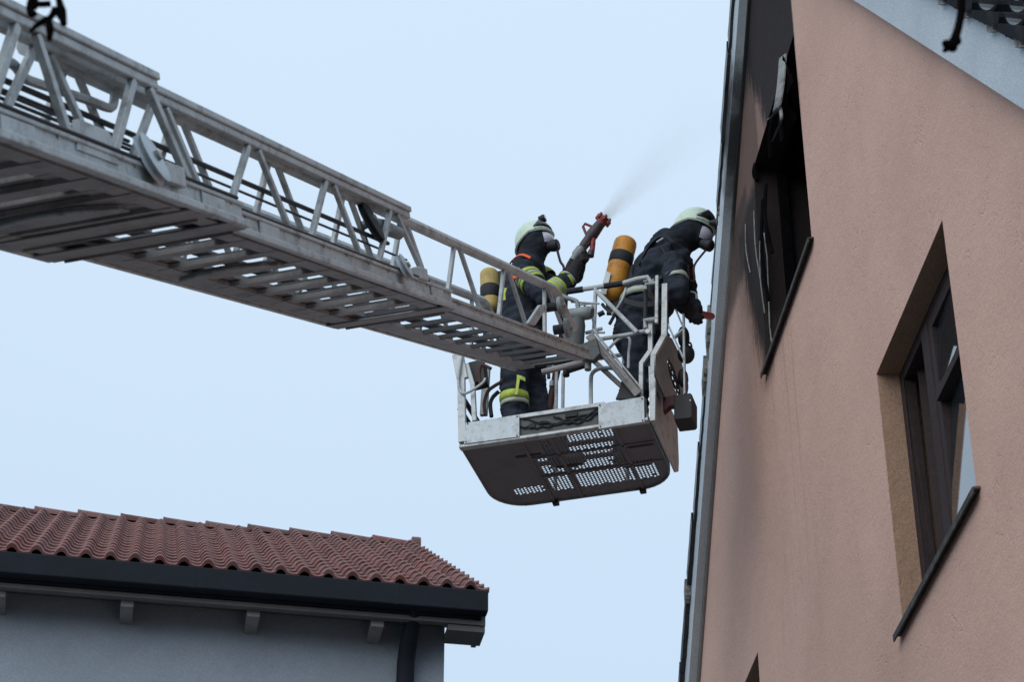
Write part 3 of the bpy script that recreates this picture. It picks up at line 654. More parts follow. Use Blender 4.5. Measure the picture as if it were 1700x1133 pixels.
def rung_mesh(name, a0, a1, w, matr, arch=False):
    m = MB(); t = 0.007
    m.box(a0 * k, a1 * k, -w / 2 * k, w / 2 * k, -t * k, t * k)
    m.box(a0 * k, a1 * k, -w / 2 * k, (-w / 2 + .008) * k, (-t - .008) * k, (-t - .0003) * k)
    o = m.build(name, matr, bevel=0); me = o.data; bpy.data.objects.remove(o); return me

# --- lowest section
def nodes(first, per, s_min):   # top nodes and their V braces down to the bottom nodes
    t = []; b = []
    x = first
    while x > s_min:
        t += [x - .05, x + .05]; b += [x - 0.33, x + 0.33]; x -= per
    return t, b
tp, bt = [], []
x = -8.79
while x > -14.8: tp += [x - .07, x + .07]; bt += [x - .33, x + (.385 if x > -9 else .25)]; x -= 0.92
S1_ = section(0.54, 1.36, -15.2, -7.93, -8.66, (0.385, 0.478), (0.79, 0.865), tp, bt, 0.036, 0, 0.03)
tp, bt = [], []
x = -5.42
while x > -11.8:
    tp += [x - .05, x + .06]; bt += [x - .38, x + (.37 if x < -5.5 else .50)]; x -= 1.0
S2_ = section(0.615, 1.275, -12.4, -4.55, -5.16, (0.400, 0.49), (0.80, 0.872), tp, bt, 0.031, 0, 0.022)
tp, bt = [], []
for x in (-2.82, -3.96, -5.0, -5.95, -6.98, -8.06, -9.04):
    tp += [x - .06, x + .06]; bt += [x - .36, x + .36]
tp += [-1.80, -1.68]; bt += [-1.98, -1.30]
S3_ = section(0.665, 1.205, -9.4, -0.72, -1.55, (0.425, 0.488), (0.808, 0.868), tp, bt, 0.030, 0, 0.016, tube=True)
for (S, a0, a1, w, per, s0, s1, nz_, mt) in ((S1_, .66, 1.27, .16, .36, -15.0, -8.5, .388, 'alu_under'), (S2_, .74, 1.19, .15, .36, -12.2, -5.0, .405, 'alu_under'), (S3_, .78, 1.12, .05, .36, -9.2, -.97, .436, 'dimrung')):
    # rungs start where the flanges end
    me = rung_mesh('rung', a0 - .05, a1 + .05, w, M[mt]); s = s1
    pd = MB(); pd.box((a0 + .03) * k, (a1 - .03) * k, .029 * k, .10 * k, -.008 * k, .012 * k); pdo = pd.build('rung_pad', M['rubber']); pdm = pdo.data; bpy.data.objects.remove(pdo)  # black pads, which also paint in the shadow within the slots
    while s > s0:
        inst(me, 'rung', S, (0, s * k, nz_ * k))
        if S is S3_: inst(pdm, 'rung_pad', S, (0, s * k, nz_ * k))
        s -= per
# end plates of the two lower sections, with crescent cut edge, and reinforcing cross plates
def crescent(S, a0, a1, s, nn, dep):
    n = 14; m = MB(); low = []; hi = []
    for i in range(n + 1):
        t = i / n; a = a0 + (a1 - a0) * t; low.append((a * k, (s - dep * sin(pi * t) * (0.6 + .4 * t)) * k, nn * k)); hi.append((a * k, (s + .10) * k, nn * k))
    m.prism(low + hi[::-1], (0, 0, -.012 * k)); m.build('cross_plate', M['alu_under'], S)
    r = MB(); r.tube([(p_[0], p_[1], p_[2] - .02 * k) for p_ in low], .008, 6); r.build('plate_edge', M['alu'], S)
crescent(S1_, .62, 1.20, -8.78, .378, .16); crescent(S1_, .62, 1.20, -11.2, .378, .16)
crescent(S2_, .68, 1.14, -6.95, .396, .14)
for (S, a0, a1, s, nn) in ((S1_, .545, 1.355, -7.99, .380), (S2_, .62, 1.27, -4.61, .393), (S1_, .545, 1.355, -8.36, .380)):
    m = MB(); m.box((a0 - .01) * k, (a1 + .01) * k, (s - .13) * k, (s + .063) * k, (nn - .010) * k, (nn - .001) * k); m.box((a0 + .04) * k, (a1 - .04) * k, (s + .05) * k, (s + .06) * k, (nn - .02) * k, (nn - .0085) * k)
    m.build('end_plate', M['alu_under'], S, bevel=0.003)
# gussets on the outer web, roller blocks, pulleys, cables
for s in (-9.30, -10.22, -11.14):
    m = MB(); m.prism([(1.366 * k, (s - .17) * k, .44 * k), (1.366 * k, (s + .17) * k, .44 * k), (1.366 * k, (s + .12) * k, .55 * k), (1.366 * k, (s - .13) * k, .55 * k)], (-.02, 0, 0)); m.build('gusset', M['alu'], S1_)
def pulley(S, u, v, a, r, w, mt, hub=True, name='pulley'):
    c = LP(u, v, a); m = MB(); n = 28
    nx_ = (V((1, 0, 0)) + V((0, 0, 1)) * .38 + V((0, 1, 0)) * .10).normalized(); ay = (V((0, 1, 0)) - nx_ * nx_.y).normalized(); az = nx_.cross(ay)
    prof = [(0.0, r * .25), (-.0, r * .85), (w * .12, r), (w * .35, r * .93), (w * .5, r * .86), (w * .65, r * .93), (w * .88, r), (w, r * .85), (w, r * .25)]
    vs = []; fs = []
    for (x, rr) in prof:
        for i in range(n): t = 2 * pi * i / n; vs.append(c + nx_ * (x - w / 2) + ay * rr * cos(t) + az * rr * sin(t))
    for j in range(len(prof) - 1):
        for i in range(n): fs.append((j * n + i, j * n + (i + 1) % n, (j + 1) * n + (i + 1) % n, (j + 1) * n + i))
    fs.append(tuple(range(n))); fs.append(tuple((len(prof) - 1) * n + i for i in range(n))[::-1])
    m.add(vs, fs); o = m.build(name, M[mt], S, smooth=True)
    h = MB(); h.tube([c - nx_ * (w / 2 + .03), c + nx_ * (w / 2 + .012)], r * .2, 10)
    h.build('axle', M['steelgrey'], S)
    return c
pc1 = pulley(S1_, 252, 263, 1.375 * k, .088, .035, 'pulley')
pc2 = pulley(S2_, 616, 367, 1.22 * k, .098, .035, 'rubber')
pc3 = pulley(S2_, 671, 443, 1.30 * k, .062, .032, 'pulley')
m = MB(); q0 = LP(285, 290, 1.38 * k); m.box(q0.x - .03, q0.x + .012, q0.y - .06, q0.y + .09, q0.z - .03, q0.z + .035); m.build('pulley_bracket', M['alu'], S1_, bevel=.004)
m = MB(); q0 = LP(700, 455, 1.29 * k); m.box(q0.x - .03, q0.x + .01, q0.y - .05, q0.y + .07, q0.z - .025, q0.z + .03); m.build('pulley_bracket', M['alu'], S2_, bevel=.004)
m = MB(); m.bar(LP(622, 372, 1.2 * k), LP(645, 376, 1.24 * k), .03, .05); m.tube([LP(636, 377, 1.2 * k), LP(664, 388, 1.25 * k)], [.034, .028], 10); m.build('cable_tensioner', M['steelgrey'], S2_, smooth=True)
for (S, u, v, a) in ((S1_, 362, 336, 1.345), (S2_, 736, 490, 1.262)):
    q0 = LP(u, v, a * k); m = MB()
    m.box(q0.x - .05, q0.x + .01, q0.y - .05, q0.y + .05, q0.z + .012, q0.z + .03)
    m.tube([(q0.x - .03, q0.y - .045, q0.z - .012), (q0.x - .03, q0.y + .045, q0.z - .012)], .024, 10)
    m.tube([(q0.x - .03, q0.y, q0.z - .06), (q0.x - .03, q0.y, q0.z + .01)], .028, 10)
    for j in range(3): m.box(q0.x - .005, q0.x + .014, q0.y - .035 + .03 * j, q0.y - .02 + .03 * j, q0.z - .05, q0.z - .03)
    m.build('guide_roller', M['blackmetal'], S, bevel=.002)
def cable(S, a, n_, s0, s1, r, n1=None):
    m = MB(); m.tube([(a * k, s0 * k, n_ * k), (a * k, s1 * k, (n1 or n_) * k)], r, 6); m.build('cable', M['cable'], S)
cable(S2_, 1.21, .69, -15, -5.42, .0095, .655); cable(S2_, 1.22, .635, -15, -5.15, .005, .60)
cable(S1_, 1.24, .585, -15, -8.5, .006); cable(S2_, 1.285, .497, -15, -5.0, .005, .497); cable(S1_, 1.37, .488, -15, -8.0, .007)
cable(S2_, .66, .66, -12, -5.2, .006); cable(S1_, 1.20, .64, -15, -8.62, .006)
m = MB(); A_ = 1.22 * k
m.tube(smoothpath([LP(-60, 92, A_), LP(5, 100, A_), LP(24, 108, A_), LP(40, 128, A_), (LP(60, 137, A_)), LP(100, 150, A_), LP(150, 167, A_), LP(178, 178, A_), LP(187, 175, A_), LP(190, 160, A_), LP(188, 142, A_), LP(178, 125, A_)], 4), .0155, 8)
m.build('bent_tube_handle', M['alu'], S1_, smooth=True)
# conduit boxes and hoses lying along the inside of the truss
m = MB(); m.tube([(.71 * k, -12.4 * k, .53 * k), (.71 * k, -1.0 * k, .53 * k)], .02, 8); m.build('conduit', M['blackmetal'], S3_, smooth=True)
for (S, a_, s_a, s_b, z_, st_) in ((S1_, 1.36, -15.0, -8.05, .462, .31), (S1_, 1.36, -15.0, -8.05, .402, .31), (S2_, 1.275, -12.2, -4.7, .474, .33), (S3_, 1.205, -9.2, -.9, .472, .36)):
    m = MB(); s_ = s_b
    while s_ > s_a:
        c_ = V((a_ * k, s_ * k, z_ * k)); m.tube([c_, c_ + V((.005, 0, 0))], .007, 6); s_ -= st_
    m.build('rivets', M['steelgrey'], S)['kind'] = 'stuff'
for (S, a_, s_, z_) in ((S1_, 1.361, -8.25, .43), (S2_, 1.276, -4.85, .445), (S2_, 1.276, -7.4, .445), (S1_, 1.361, -9.9, .43)):
    m = MB(); m.box(a_ * k, (a_ + .008) * k, (s_ - .12) * k, (s_ + .12) * k, (z_ - .03) * k, (z_ + .03) * k); m.build('splice_plate', M['alu'], S, bevel=.002)
# tip: slanted cover bracket, two round end discs
m = MB(); A_ = 1.235 * k
m.prism([LP(877, 536, A_), LP(897, 506, A_), LP(905, 505, A_), (LP(909, 510, A_)), LP(889, 540, A_)], (-.018, 0, 0)); m.tube([LP(903, 509, A_), LP(903, 509, A_ - .04)], .016, 12); m.build('tip_bracket', M['alu'], S3_, bevel=.004)
for (u, v, r) in ((927, 508, .052), (939, 545, .058)):
    c = LP(u, v, 1.27 * k); m = MB(); m.tube([c, c + V((.02, 0, 0)), c + V((.028, 0, 0))], [r, r, r * .8], 22); m.tube([c + V((.0285, 0, 0)), c + V((.04, 0, 0))], r * .25, 10); m.build('tip_disc', M['steelgrey'], S3_, smooth=True)
    m = MB(); m.tube([c - V((.004, 0, 0)), c - V((.07, 0, 0))], r * .5, 12); m.build('tip_disc_hub', M['blackmetal'], S3_)

# ================================================================== rescue cage
cage = thing('rescue_cage', 'grey rescue cage with perforated floor hanging at the ladder tip', 'rescue cage', frame(WD, MD, ZZ, K0))
def BP(u, v, b):
    P = onplane(u, v, MD, K0 + MD * b) - K0; return V((P.dot(WD), b, P.z))
def BS(u, v, a):
    P = onplane(u, v, WD, K0 + WD * a) - K0; return V((a, P.dot(MD), P.z))
def BF(u, v, z=0):
    P = onplane(u, v, ZZ, K0 + ZZ * z) - K0; return V((P.dot(WD), P.dot(MD), z))
# floor with real holes: 24 mm pitch staggered holes in the bays between ribs
FWi, FD = 1.23, 0.86
fl = MB(); pit = 0.0235; hw = 0.0074
bays = [(.60, .99, .06, .26), (.60, .99, .30, .50), (.60, .99, .56, .74), (.42, .57, .30, .50), (.42, .57, .56, .74), (1.02, 1.14, .50, .74), (.16, .38, .64, .72), (.50, .57, .08, .26)]
xsb = sorted(set([x for b_ in bays for x in b_[:2]] + [0, FWi])); 
cor = 0.24
def rim(x):   # far edge with rounded corners
    if x < cor: return FD - cor + sqrt(max(0, cor ** 2 - (cor - x) ** 2))
    if x > FWi - cor: return FD - cor + sqrt(max(0, cor ** 2 - (x - FWi + cor) ** 2))
    return FD
nx = int(FWi / pit); ny = int(FD / pit)
for i in range(nx):
    x0 = i * pit; x1 = (i + 1) * pit if i < nx - 1 else FWi; xc = (x0 + x1) / 2; ymax = min(rim(x0 + .001), rim(x1 - .001))
    for j in range(ny + 1):
        y0 = j * pit + (pit / 2 if i % 2 else 0) if j else 0; y1 = (j + 1) * pit + (pit / 2 if i % 2 else 0)
        if y0 >= ymax: break
        last = y1 > ymax
        ya, yb = (min(y1, rim(x0 + .001)), min(y1, rim(x1 - .001))) if not last else (rim(x0 + .001), rim(x1 - .001))
        yc = (y0 + y1) / 2
        hole = (not last) and any(b_[0] <= xc <= b_[1] and b_[2] <= yc <= b_[3] for b_ in bays) and random.random() > 0.02
        if not hole: fl.add([(x0, y0, 0), (x1, y0, 0), (x1, yb, 0), (x0, ya, 0)], [(3, 2, 1, 0)])
        else:
            o_ = [(x0, y0), (x1, y0), (x1, y1), (x0, y1)]; oc = []
            for t in range(8): an = pi * (t / 4 - .75); oc.append((xc + hw * cos(an), yc + hw * sin(an)))
            mids = [(xc, y0), (x1, yc), (xc, y1), (x0, yc)]
            outer = [o_[0], mids[0], o_[1], mids[1], o_[2], mids[2], o_[3], mids[3]]
            vs = [(a, b_, 0) for a, b_ in outer] + [(a, b_, 0) for a, b_ in oc]
            fl.add(vs, [(t, 8 + t, 8 + (t + 1) % 8, (t + 1) % 8) for t in range(8)])
floor = fl.build('cage_floor', M['floorplate'], cage)
rb = MB()
for x in (.39, .585, 1.005): rb.box(x - .009, x + .009, .004, FD - .01, -.010, -.002)
for y in (.28, .53): rb.box(.4, FWi - .02, y - .008, y + .008, -.010, -.003)
rb.build('floor_rib', M['floorplate'], cage)
# rounded rim / kick strip around sides and back
rmv = []
rmv.append((-.006, 0.0))
for i in range(9): t = pi - (pi / 2) * i / 8; rmv.append((cor + (cor + .006) * cos(t), FD - cor + (cor + .006) * sin(t)))
for i in range(9): t = pi / 2 - (pi / 2) * i / 8; rmv.append((FWi - cor + (cor + .006) * cos(t), FD - cor + (cor + .006) * sin(t)))
rmv.append((FWi + .006, 0.0))
rr = MB(); n = len(rmv); vs = []
for (x, y) in rmv: vs += [(x, y, -.012), (x, y, .035), (x * .99 + .006, y * .99, .035), (x * .99 + .006, y * .99, -.012)]
fs = []
for i in range(n - 1):
    for q_ in range(4): fs.append((4 * i + q_, 4 * i + (q_ + 1) % 4, 4 * i + 4 + (q_ + 1) % 4, 4 * i + 4 + q_))
fs += [(0, 1, 2, 3), (4 * n - 4, 4 * n - 3, 4 * n - 2, 4 * n - 1)]
rr.add(vs, fs); rr.build('kick_strip', M['steelgrey'], cage)
# notches/hinges on the far rim
for x in (.40, 1.0):
    h = MB(); h.box(x - .02, x + .02, FD - .01, FD + .03, -.03, .01); h.build('hinge', M['blackmetal'], cage)
# front: two pale plates and a recessed beam with a hose in it
for (pl, ) in (([(773, 702), (862, 688), (862, 725), (770, 737)],), ([(993, 671), (1069, 658), (1070, 700), (994, 712)],)):
    m = MB(); m.prism([BP(u, v, -.02) for u, v in pl], (0, .012, 0)); pl_o = m.build('kick_plate', M['alu_light'], cage, bevel=.002)
    for (u, v) in pl:
        cx = sum(a[0] for a in pl) / 4; cy = sum(a[1] for a in pl) / 4
        c = BP(u + (cx - u) * .08, v + (cy - v) * .14, -.021); h = MB(); h.tube([c, c - V((0, .004, 0))], .005, 8); h.build('bolt', M['blackmetal'], pl_o)
m = MB(); m.box(0.0, FWi, 0.004, .02, 0.002, .15); m.build('front_beam', M['dim'], cage)
m = MB(); m.box(-.01, FWi + .01, -.012, .035, -.02, .0015); m.box(.35, .96, -.01, .003, .135, .165); m.build('front_sill', M['alu'], cage, bevel=.003)
m = MB()
for ph, zz, x0_, x1_, sg_ in ((0, .13, .42, .93, .07), (1.3, .10, .48, .90, .05), (2.4, .075, .40, .74, .03), (4.0, .12, .62, .95, .08)):
    m.tube([(x0_ + (x1_ - x0_) * t / 16, -.004 + .004 * sin(t + ph), zz - sg_ * sin(pi * t / 16) + .008 * sin(t * 1.7 + ph)) for t in range(17)], .0065, 6)
m.box(.70, .78, -.012, .003, .09, .125); m.box(.46, .50, -.012, .003, .05, .08)
m.build('control_hose', M['rubber'], cage, smooth=True)
def ctube(name, pts, r, mt='alu', n=8, sm=0, b=None):
    P = [BP(p_[0], p_[1], p_[2] if len(p_) > 2 else b) for p_ in pts]
    m = MB(); m.tube(smoothpath(P, 4) if sm else P, r, n); return m.build(name, M[mt], cage, smooth=True)
def cbar(name, p, q, w, d, mt='alu'):
    m = MB(); m.bar(BP(*p), BP(*q), w, d, up=(0, 1, 0)); return m.build(name, M[mt], cage, bevel=.003)
# posts, front left
cbar('post', (768, 735, 0), (766, 628, 0), .05, .03); cbar('post', (768, 630, 0), (760, 588, 0), .075, .025)
cbar('post', (788, 700, .02), (785, 640, .02), .03, .03); cbar('post', (786, 642, .02), (775, 605, .02), .03, .03)
ctube('grab_rail', [(769, 592), (765, 598), (761, 630), (763, 646), (769, 653), (780, 650), (800, 637), (806, 628)], .009, 'alu', 8, 1, -.03)
cbar('post', (803, 690, .4), (808, 610, .4), .05, .03, 'steelgrey')
ctube('hose_loop', [(806, 690), (804, 670), (810, 650), (822, 640), (834, 632), (842, 615)], .012, 'hose', 8, 1, .15)
ctube('hose_loop', [(816, 692), (814, 672), (818, 660), (828, 650)], .014, 'rubber', 8, 1, .2)
cbar('control_box', (797, 640, .1), (793, 605, .1), .10, .10, 'blackmetal')
ctube('grab_rail', [(798, 640), (795, 620), (800, 606), (815, 612)], .012, 'hose', 8, 1, .05)
# back rails
for (a, b_, r) in (((768, 705), (1110, 655), .0), ):
    pass
BB = .80
for z_, r_, mt in ((.42, .018, 'blackmetal'), (.30, .018, 'blackmetal'), (1.08, .016, 'alu')):
    m = MB(); pts = [(-.02, .03, z_)] + [(x * 1.0, y, z_) for (x, y) in rmv[1:-1]] + [(FWi + .02, .03, z_)]
    m.tube(pts, r_, 8); m.build('back_rail', M[mt], cage, smooth=True)
for x in (.06, .40, .90, 1.17):
    m = MB(); y = rim(x) - .0; m.tube([(x, y, .0), (x, y, 1.08)], .014, 8); m.build('back_post', M['alu'], cage, smooth=True)
# front top rail, its posts and struts
ctube('top_rail', [(941, 484), (988, 477), (1035, 470), (1058, 463), (1075, 460), (1081, 469), (1086, 466)], .0165, 'alu', 8, 0, 0)
ctube('rail_grip', [(941, 484), (968, 480)], .021, 'rubber', 8, 0, 0); ctube('rail_grip', [(1003, 475), (1034, 470)], .020, 'rubber', 8, 0, 0)
ctube('post', [(989, 478), (988, 500), (986, 552)], .014, 'alu', 8, 0, 0)
ctube('post', [(982, 505), (984, 530), (992, 556)], .008, 'alu', 8, 0, -.02)
ctube('strut', [(991, 484), (1010, 503), (1058, 552)], .0155, 'alu', 8, 0, -.03)
ctube('mid_rail', [(996, 563), (1040, 556), (1078, 548)], .014, 'alu', 8, 0, 0)
ctube('grab_rail', [(1008, 582), (1022, 567), (1034, 560), (1043, 560), (1046, 567), (1044, 585), (1043, 612)], .010, 'alu', 8, 1, .1)
ctube('mid_rail', [(1000, 545), (972, 553)], .012, 'alu', 8, 0, -.02)
ctube('side_rod', [(948, 501), (995, 504)], .007, 'alu', 6, 0, -.06); ctube('side_rod', [(955, 507), (988, 503)], .006, 'alu', 6, 0, .1)
ctube('guard_hoop', [(981, 672), (981, 632), (984, 619), (995, 612), (1012, 611), (1020, 612)], .014, 'alu', 8, 1, .02)
ctube('drop_rod', [(923, 690), (924, 612)], .012, 'alu', 8, 0, .30); ctube('drop_rod', [(934, 688), (935, 620)], .012, 'alu', 8, 0, .30)
ctube('drop_rod', [(910, 612), (911, 628)], .012, 'blackmetal', 8, 0, .1)
ctube('pivot_rod', [(938, 618), (972, 607), (980, 605)], .016, 'blackmetal', 8, 0, -.05); ctube('pivot_rod', [(900, 618), (985, 597)], .02, 'alu_under', 8, 0, -.12)
ctube('pivot_pin', [(940, 607), (940, 624)], .022, 'blackmetal', 10, 0, -.05); ctube('pivot_pin', [(977, 585), (976, 614)], .022, 'steelgrey', 10, 0, -.12)
ctube('pivot_pin', [(917, 633), (916, 642)], .018, 'steelgrey', 10, 0, .1)
# carrying arms from the ladder tip down to the cage front
for (p_, q_, w, mt) in (((978, 556, -.14), (1060, 655, -.02), .055, 'alu_under'), ((984, 547, -.15), (1067, 648, -.04), .012, 'alu'), ((1003, 585, -.17), (1040, 630, -.08), .008, 'alu')):
    m = MB(); m.bar(BP(*p_), BP(*q_), w, .025, up=(0, 1, 0)); m.build('carrying_arm', M[mt], cage, bevel=.004)
m = MB(); m.bar(BP(965, 580, .04), BP(1036, 645, .04), .03, .03, up=(0, 1, 0)); m.build('carrying_arm', M['alu_under'], cage, bevel=.004)
m = MB(); m.prism([BP(*p_) for p_ in ((1035, 618, -.01), (1058, 640, -.01), (1064, 662, -.01), (1022, 662, -.01), (1028, 648, -.01))], (0, .02, 0)); m.build('arm_foot', M['blackmetal'], cage)
m = MB(); m.prism([BP(*p_) for p_ in ((955, 575, -.2), (990, 560, -.2), (996, 586, -.2), (985, 598, -.2), (962, 592, -.2))], (0, .05, 0)); m.build('pivot_block', M['dim'], cage, bevel=.006)
cbar('pivot_cross', (880, 606, -.1), (1000, 590, -.1), .03, .03, 'dim')
# tall right posts: flat bars with a knee
cbar('post', (1091, 458, -.02), (1090, 537, -.02), .022, .022, 'alu'); 
cbar('post', (1104, 472, 0), (1103, 560, 0), .038, .03); cbar('post', (1103, 558, 0), (1084, 592, 0), .036, .03); cbar('post', (1085, 590, 0), (1084, 700, 0), .036, .03)
cbar('post', (1080, 532, .01), (1080, 585, .01), .03, .028); cbar('post', (1080, 583, .01), (1065, 604, .01), .03, .028); cbar('post', (1065, 602, .01), (1064, 664, .01), .028, .028)
ctube('latch', [(1072, 480), (1072, 472), (1092, 469)], .011, 'alu', 6, 0, -.02); ctube('latch', [(1072, 545), (1070, 532), (1092, 529)], .014, 'alu', 6, 0, -.02)
m = MB(); c = BP(1075, 549, -.04); m.tube([c, c + V((0, .02, 0))], .018, 12); m.build('latch_knob', M['alu'], cage)
ctube('post', [(1072, 478), (1071, 535)], .013, 'blackmetal', 8, 0, .02)
# right flank: sheet panel in the side plane, with edge bars
ZA = 1.245
sp = [BS(u, v, 1.30) for (u, v) in ((1086, 592), (1104, 560), (1107, 548), (1135, 605), (1137, 650), (1122, 664), (1108, 668), (1086, 668))]
# split so that a grille opening is left
gc = BS(1117, 628, 1.30)
n = 20; ring = [V((1.30, gc.y + .20 * cos(2 * pi * i / n), gc.z + .085 * sin(2 * pi * i / n))) for i in range(n)]
m = MB()
vs = []; fs = []
for i in range(n):
    d = ring[i] - gc; best = None
    for j in range(len(sp)):
        a, b_ = sp[j], sp[(j + 1) % len(sp)]; e_ = b_ - a
        den = d.y * e_.z - d.z * e_.y
        if abs(den) < 1e-9: continue
        t = ((a.y - gc.y) * e_.z - (a.z - gc.z) * e_.y) / den; uu = ((a.y - gc.y) * d.z - (a.z - gc.z) * d.y) / den
        if t > 0 and -1e-6 <= uu <= 1 + 1e-6 and (best is None or t < best): best = t
    best = best or 1.5
    if best < 1.02: best = 1.02
    vs += [ring[i], gc + d * best]
for i in range(n): j = (i + 1) % n; fs.append((2 * i, 2 * j, 2 * j + 1, 2 * i + 1))
m.add(vs, fs); m.add([v_ + V((.008, 0, 0)) for v_ in vs], fs); m.build('side_panel', M['steelgrey'], cage)
m = MB()
for i in range(5):
    t = -.16 + .08 * i; m.bar(gc + V((.004, t, -.08)), gc + V((.004, t + .03, .08)), .01, .008, up=(1, 0, 0))
for i in range(3): m.bar(gc + V((.004, -.19, -.05 + .05 * i)), gc + V((.004, .19, -.03 + .05 * i)), .01, .008, up=(1, 0, 0))
m.tube([gc + V((.004, .12 * cos(2 * pi * i / 16), .055 * sin(2 * pi * i / 16))) for i in range(17)], .006, 6)
m.build('round_grille', M['blackmetal'], cage)
for pts in ([(1112, 490), (1135, 545)], [(1135, 522), (1137, 655)], [(1105, 530), (1137, 600)], [(1118, 562), (1136, 546)]):
    P = [BP(u, v, .25) for u, v in pts]; m = MB(); m.bar(P[0], P[1], .012, .03, up=(0, 1, 0)); m.build('side_bar', M['alu_light'], cage)
m = MB(); m.prism([V((1.25, .0, -.01)), V((1.25, .70, -.01)), V((1.25, .80, .05)), V((1.25, .83, .14)), V((1.25, .84, .46)), V((1.25, .02, .40))], (.01, 0, 0)); m.build('side_panel', M['alu'], cage)
# box lamp on a dark red bracket
m = MB(); m.prism([BP(*p_) for p_ in ((1100, 660, .25), (1124, 655, .25), (1124, 672, .25), (1112, 674, .25), (1101, 684, .25))], (0, .05, 0)); m.build('lamp_bracket', M['darkred'], cage, bevel=.003)
m = MB(); m.prism([BP(*p_) for p_ in ((1118, 656, .2), (1146, 652, .2), (1149, 655, .2), (1149, 691, .2), (1146, 694, .2), (1119, 697, .2))], (0, .16, 0)); lo_ = m.build('box_lamp', M['blackmetal'], cage, bevel=.006)
m = MB(); c = BP(1146, 665, .198); m.tube([c, c - V((0, .004, 0))], .006, 8); m.build('lamp_rivet', M['alu_light'], lo_)
ctube('lamp_cable', [(1138, 655), (1140, 643), (1138, 630), (1135, 615)], .012, 'hose', 8, 1, .25)
m = MB(); c = BP(1139, 588, .35); m.ball(c, .058, .058, .068); c2_ = BP(1135, 560, .35); m.ball(c2_, .04, .05, .085); c3 = BP(1134, 628, .35); m.ball(c3, .035, .05, .07)
wl_ = m.build('work_lamp', M['blackmetal'], cage, smooth=True)
ctube('lamp_handle', [(1138, 573), (1145, 569), (1148, 574), (1147, 582)], .007, 'blackmetal', 6, 1, .33)
# water monitor between ladder tip and post
m = MB(); m.tube([BP(942, 524, -.10), BP(945, 524, -.10), BP(978, 519, -.10), BP(983, 520, -.10)], [.036, .046, .046, .036], 16); m.build('monitor_barrel', M['steelgrey'], cage, smooth=True)
m = MB(); m.tube([BP(955, 582, -.10), BP(955, 560, -.10), BP(958, 540, -.10), BP(960, 530, -.10)], [.055, .060, .055, .042], 14); m.build('monitor_body', M['dim'], cage, smooth=True)
m = MB(); m.tube([BP(945, 580, -.08), BP(945, 545, -.08)], .04, 12); m.build('monitor_body', M['blackmetal'], cage, smooth=True)
m = MB(); m.tube(smoothpath([BP(928, 488, -.1), BP(940, 494, -.1), BP(957, 500, -.1), BP(960, 512, -.1)], 4), .015, 10); m.build('monitor_elbow', M['steelgrey'], cage, smooth=True)
for (u, v, w_) in ((966, 510, .010), (971, 508, .010)):
    ctube('monitor_stud', [(u, v + 8), (u, v)], w_, 'blackmetal', 6, 0, -.1)
ctube('side_rod', [(984, 552), (1004, 552)], .008, 'alu', 6, 0, -.08)

# ================================================================== people
def rcone(mb, p, q, r0, r1, flat=None, n=16):
    """closed capsule with tapering radius; flat=(axis, factor) squeezes it across"""
    p = V(p); q = V(q); d = q - p; L_ = d.length; d.normalize()
    x = d.cross(V((0, 1, 0)));  x = x if x.length > .1 else d.cross(V((1, 0, 0))); x.normalize(); y = d.cross(x)
    rings = []
    for i in range(5): t = pi / 2 * (i / 4); rings.append((-r0 * cos(t), max(r0 * sin(t), .0005)))
    for i in range(1, 4): rings.append((L_ * i / 4, r0 + (r1 - r0) * i / 4))
    for i in range(5): t = pi / 2 * (i / 4); rings.append((L_ + r1 * sin(t), max(r1 * cos(t), .0005)))
    vs = []
    for (h, r) in rings:
        for k_ in range(n):
            a = 2 * pi * k_ / n; o = (x * cos(a) + y * sin(a)) * r
            if flat: ax = V(flat[0]).normalized(); o = o + ax * (o.dot(ax)) * (flat[1] - 1)
            vs.append(p + d * h + o)
    m_ = len(rings)
    fs = [(j * n + k_, j * n + (k_ + 1) % n, (j + 1) * n + (k_ + 1) % n, (j + 1) * n + k_) for j in range(m_ - 1) for k_ in range(n)]
    fs += [tuple(range(n))[::-1], tuple((m_ - 1) * n + k_ for k_ in range(n))]
    mb.add(vs, fs)
def fuse(mb, name, matr, parent, vox=.014, smooth=6, wr=.006, ws=9.0, seed=0):
    """union the capsules to one continuous skin, smooth it, add cloth folds"""
    o = mb.build(name, matr, None)
    r = o.modifiers.new('r', 'REMESH'); r.mode = 'VOXEL'; r.voxel_size = vox; r.use_smooth_shade = True
    s = o.modifiers.new('s', 'SMOOTH'); s.factor = .5; s.iterations = smooth
    dg = bpy.context.evaluated_depsgraph_get(); dg.update()
    ev = o.evaluated_get(dg); me = bpy.data.meshes.new_from_object(ev)
    o.modifiers.clear(); old = o.data; o.data = me; bpy.data.meshes.remove(old); me.name = name
    if wr:
        me.update(); ns = [v.normal.copy() for v in me.vertices]
        for v, nn in zip(me.vertices, ns):
            c = v.co; f_ = noise.noise(V((c.x * ws, c.y * ws, c.z * ws * 2.2)) + V((seed, 0, 0))); f2 = noise.noise(c * ws * 2.7 + V((0, seed, 3)))
            ridge = (1 - abs(f_) * 2.2)
            v.co = c + nn * (wr * (ridge * .9 - .3) + wr * .6 * f2)
    me.materials.clear(); me.materials.append(matr)
    me.polygons.foreach_set('use_smooth', [True] * len(me.polygons))
    if parent: o.parent = parent
    return o
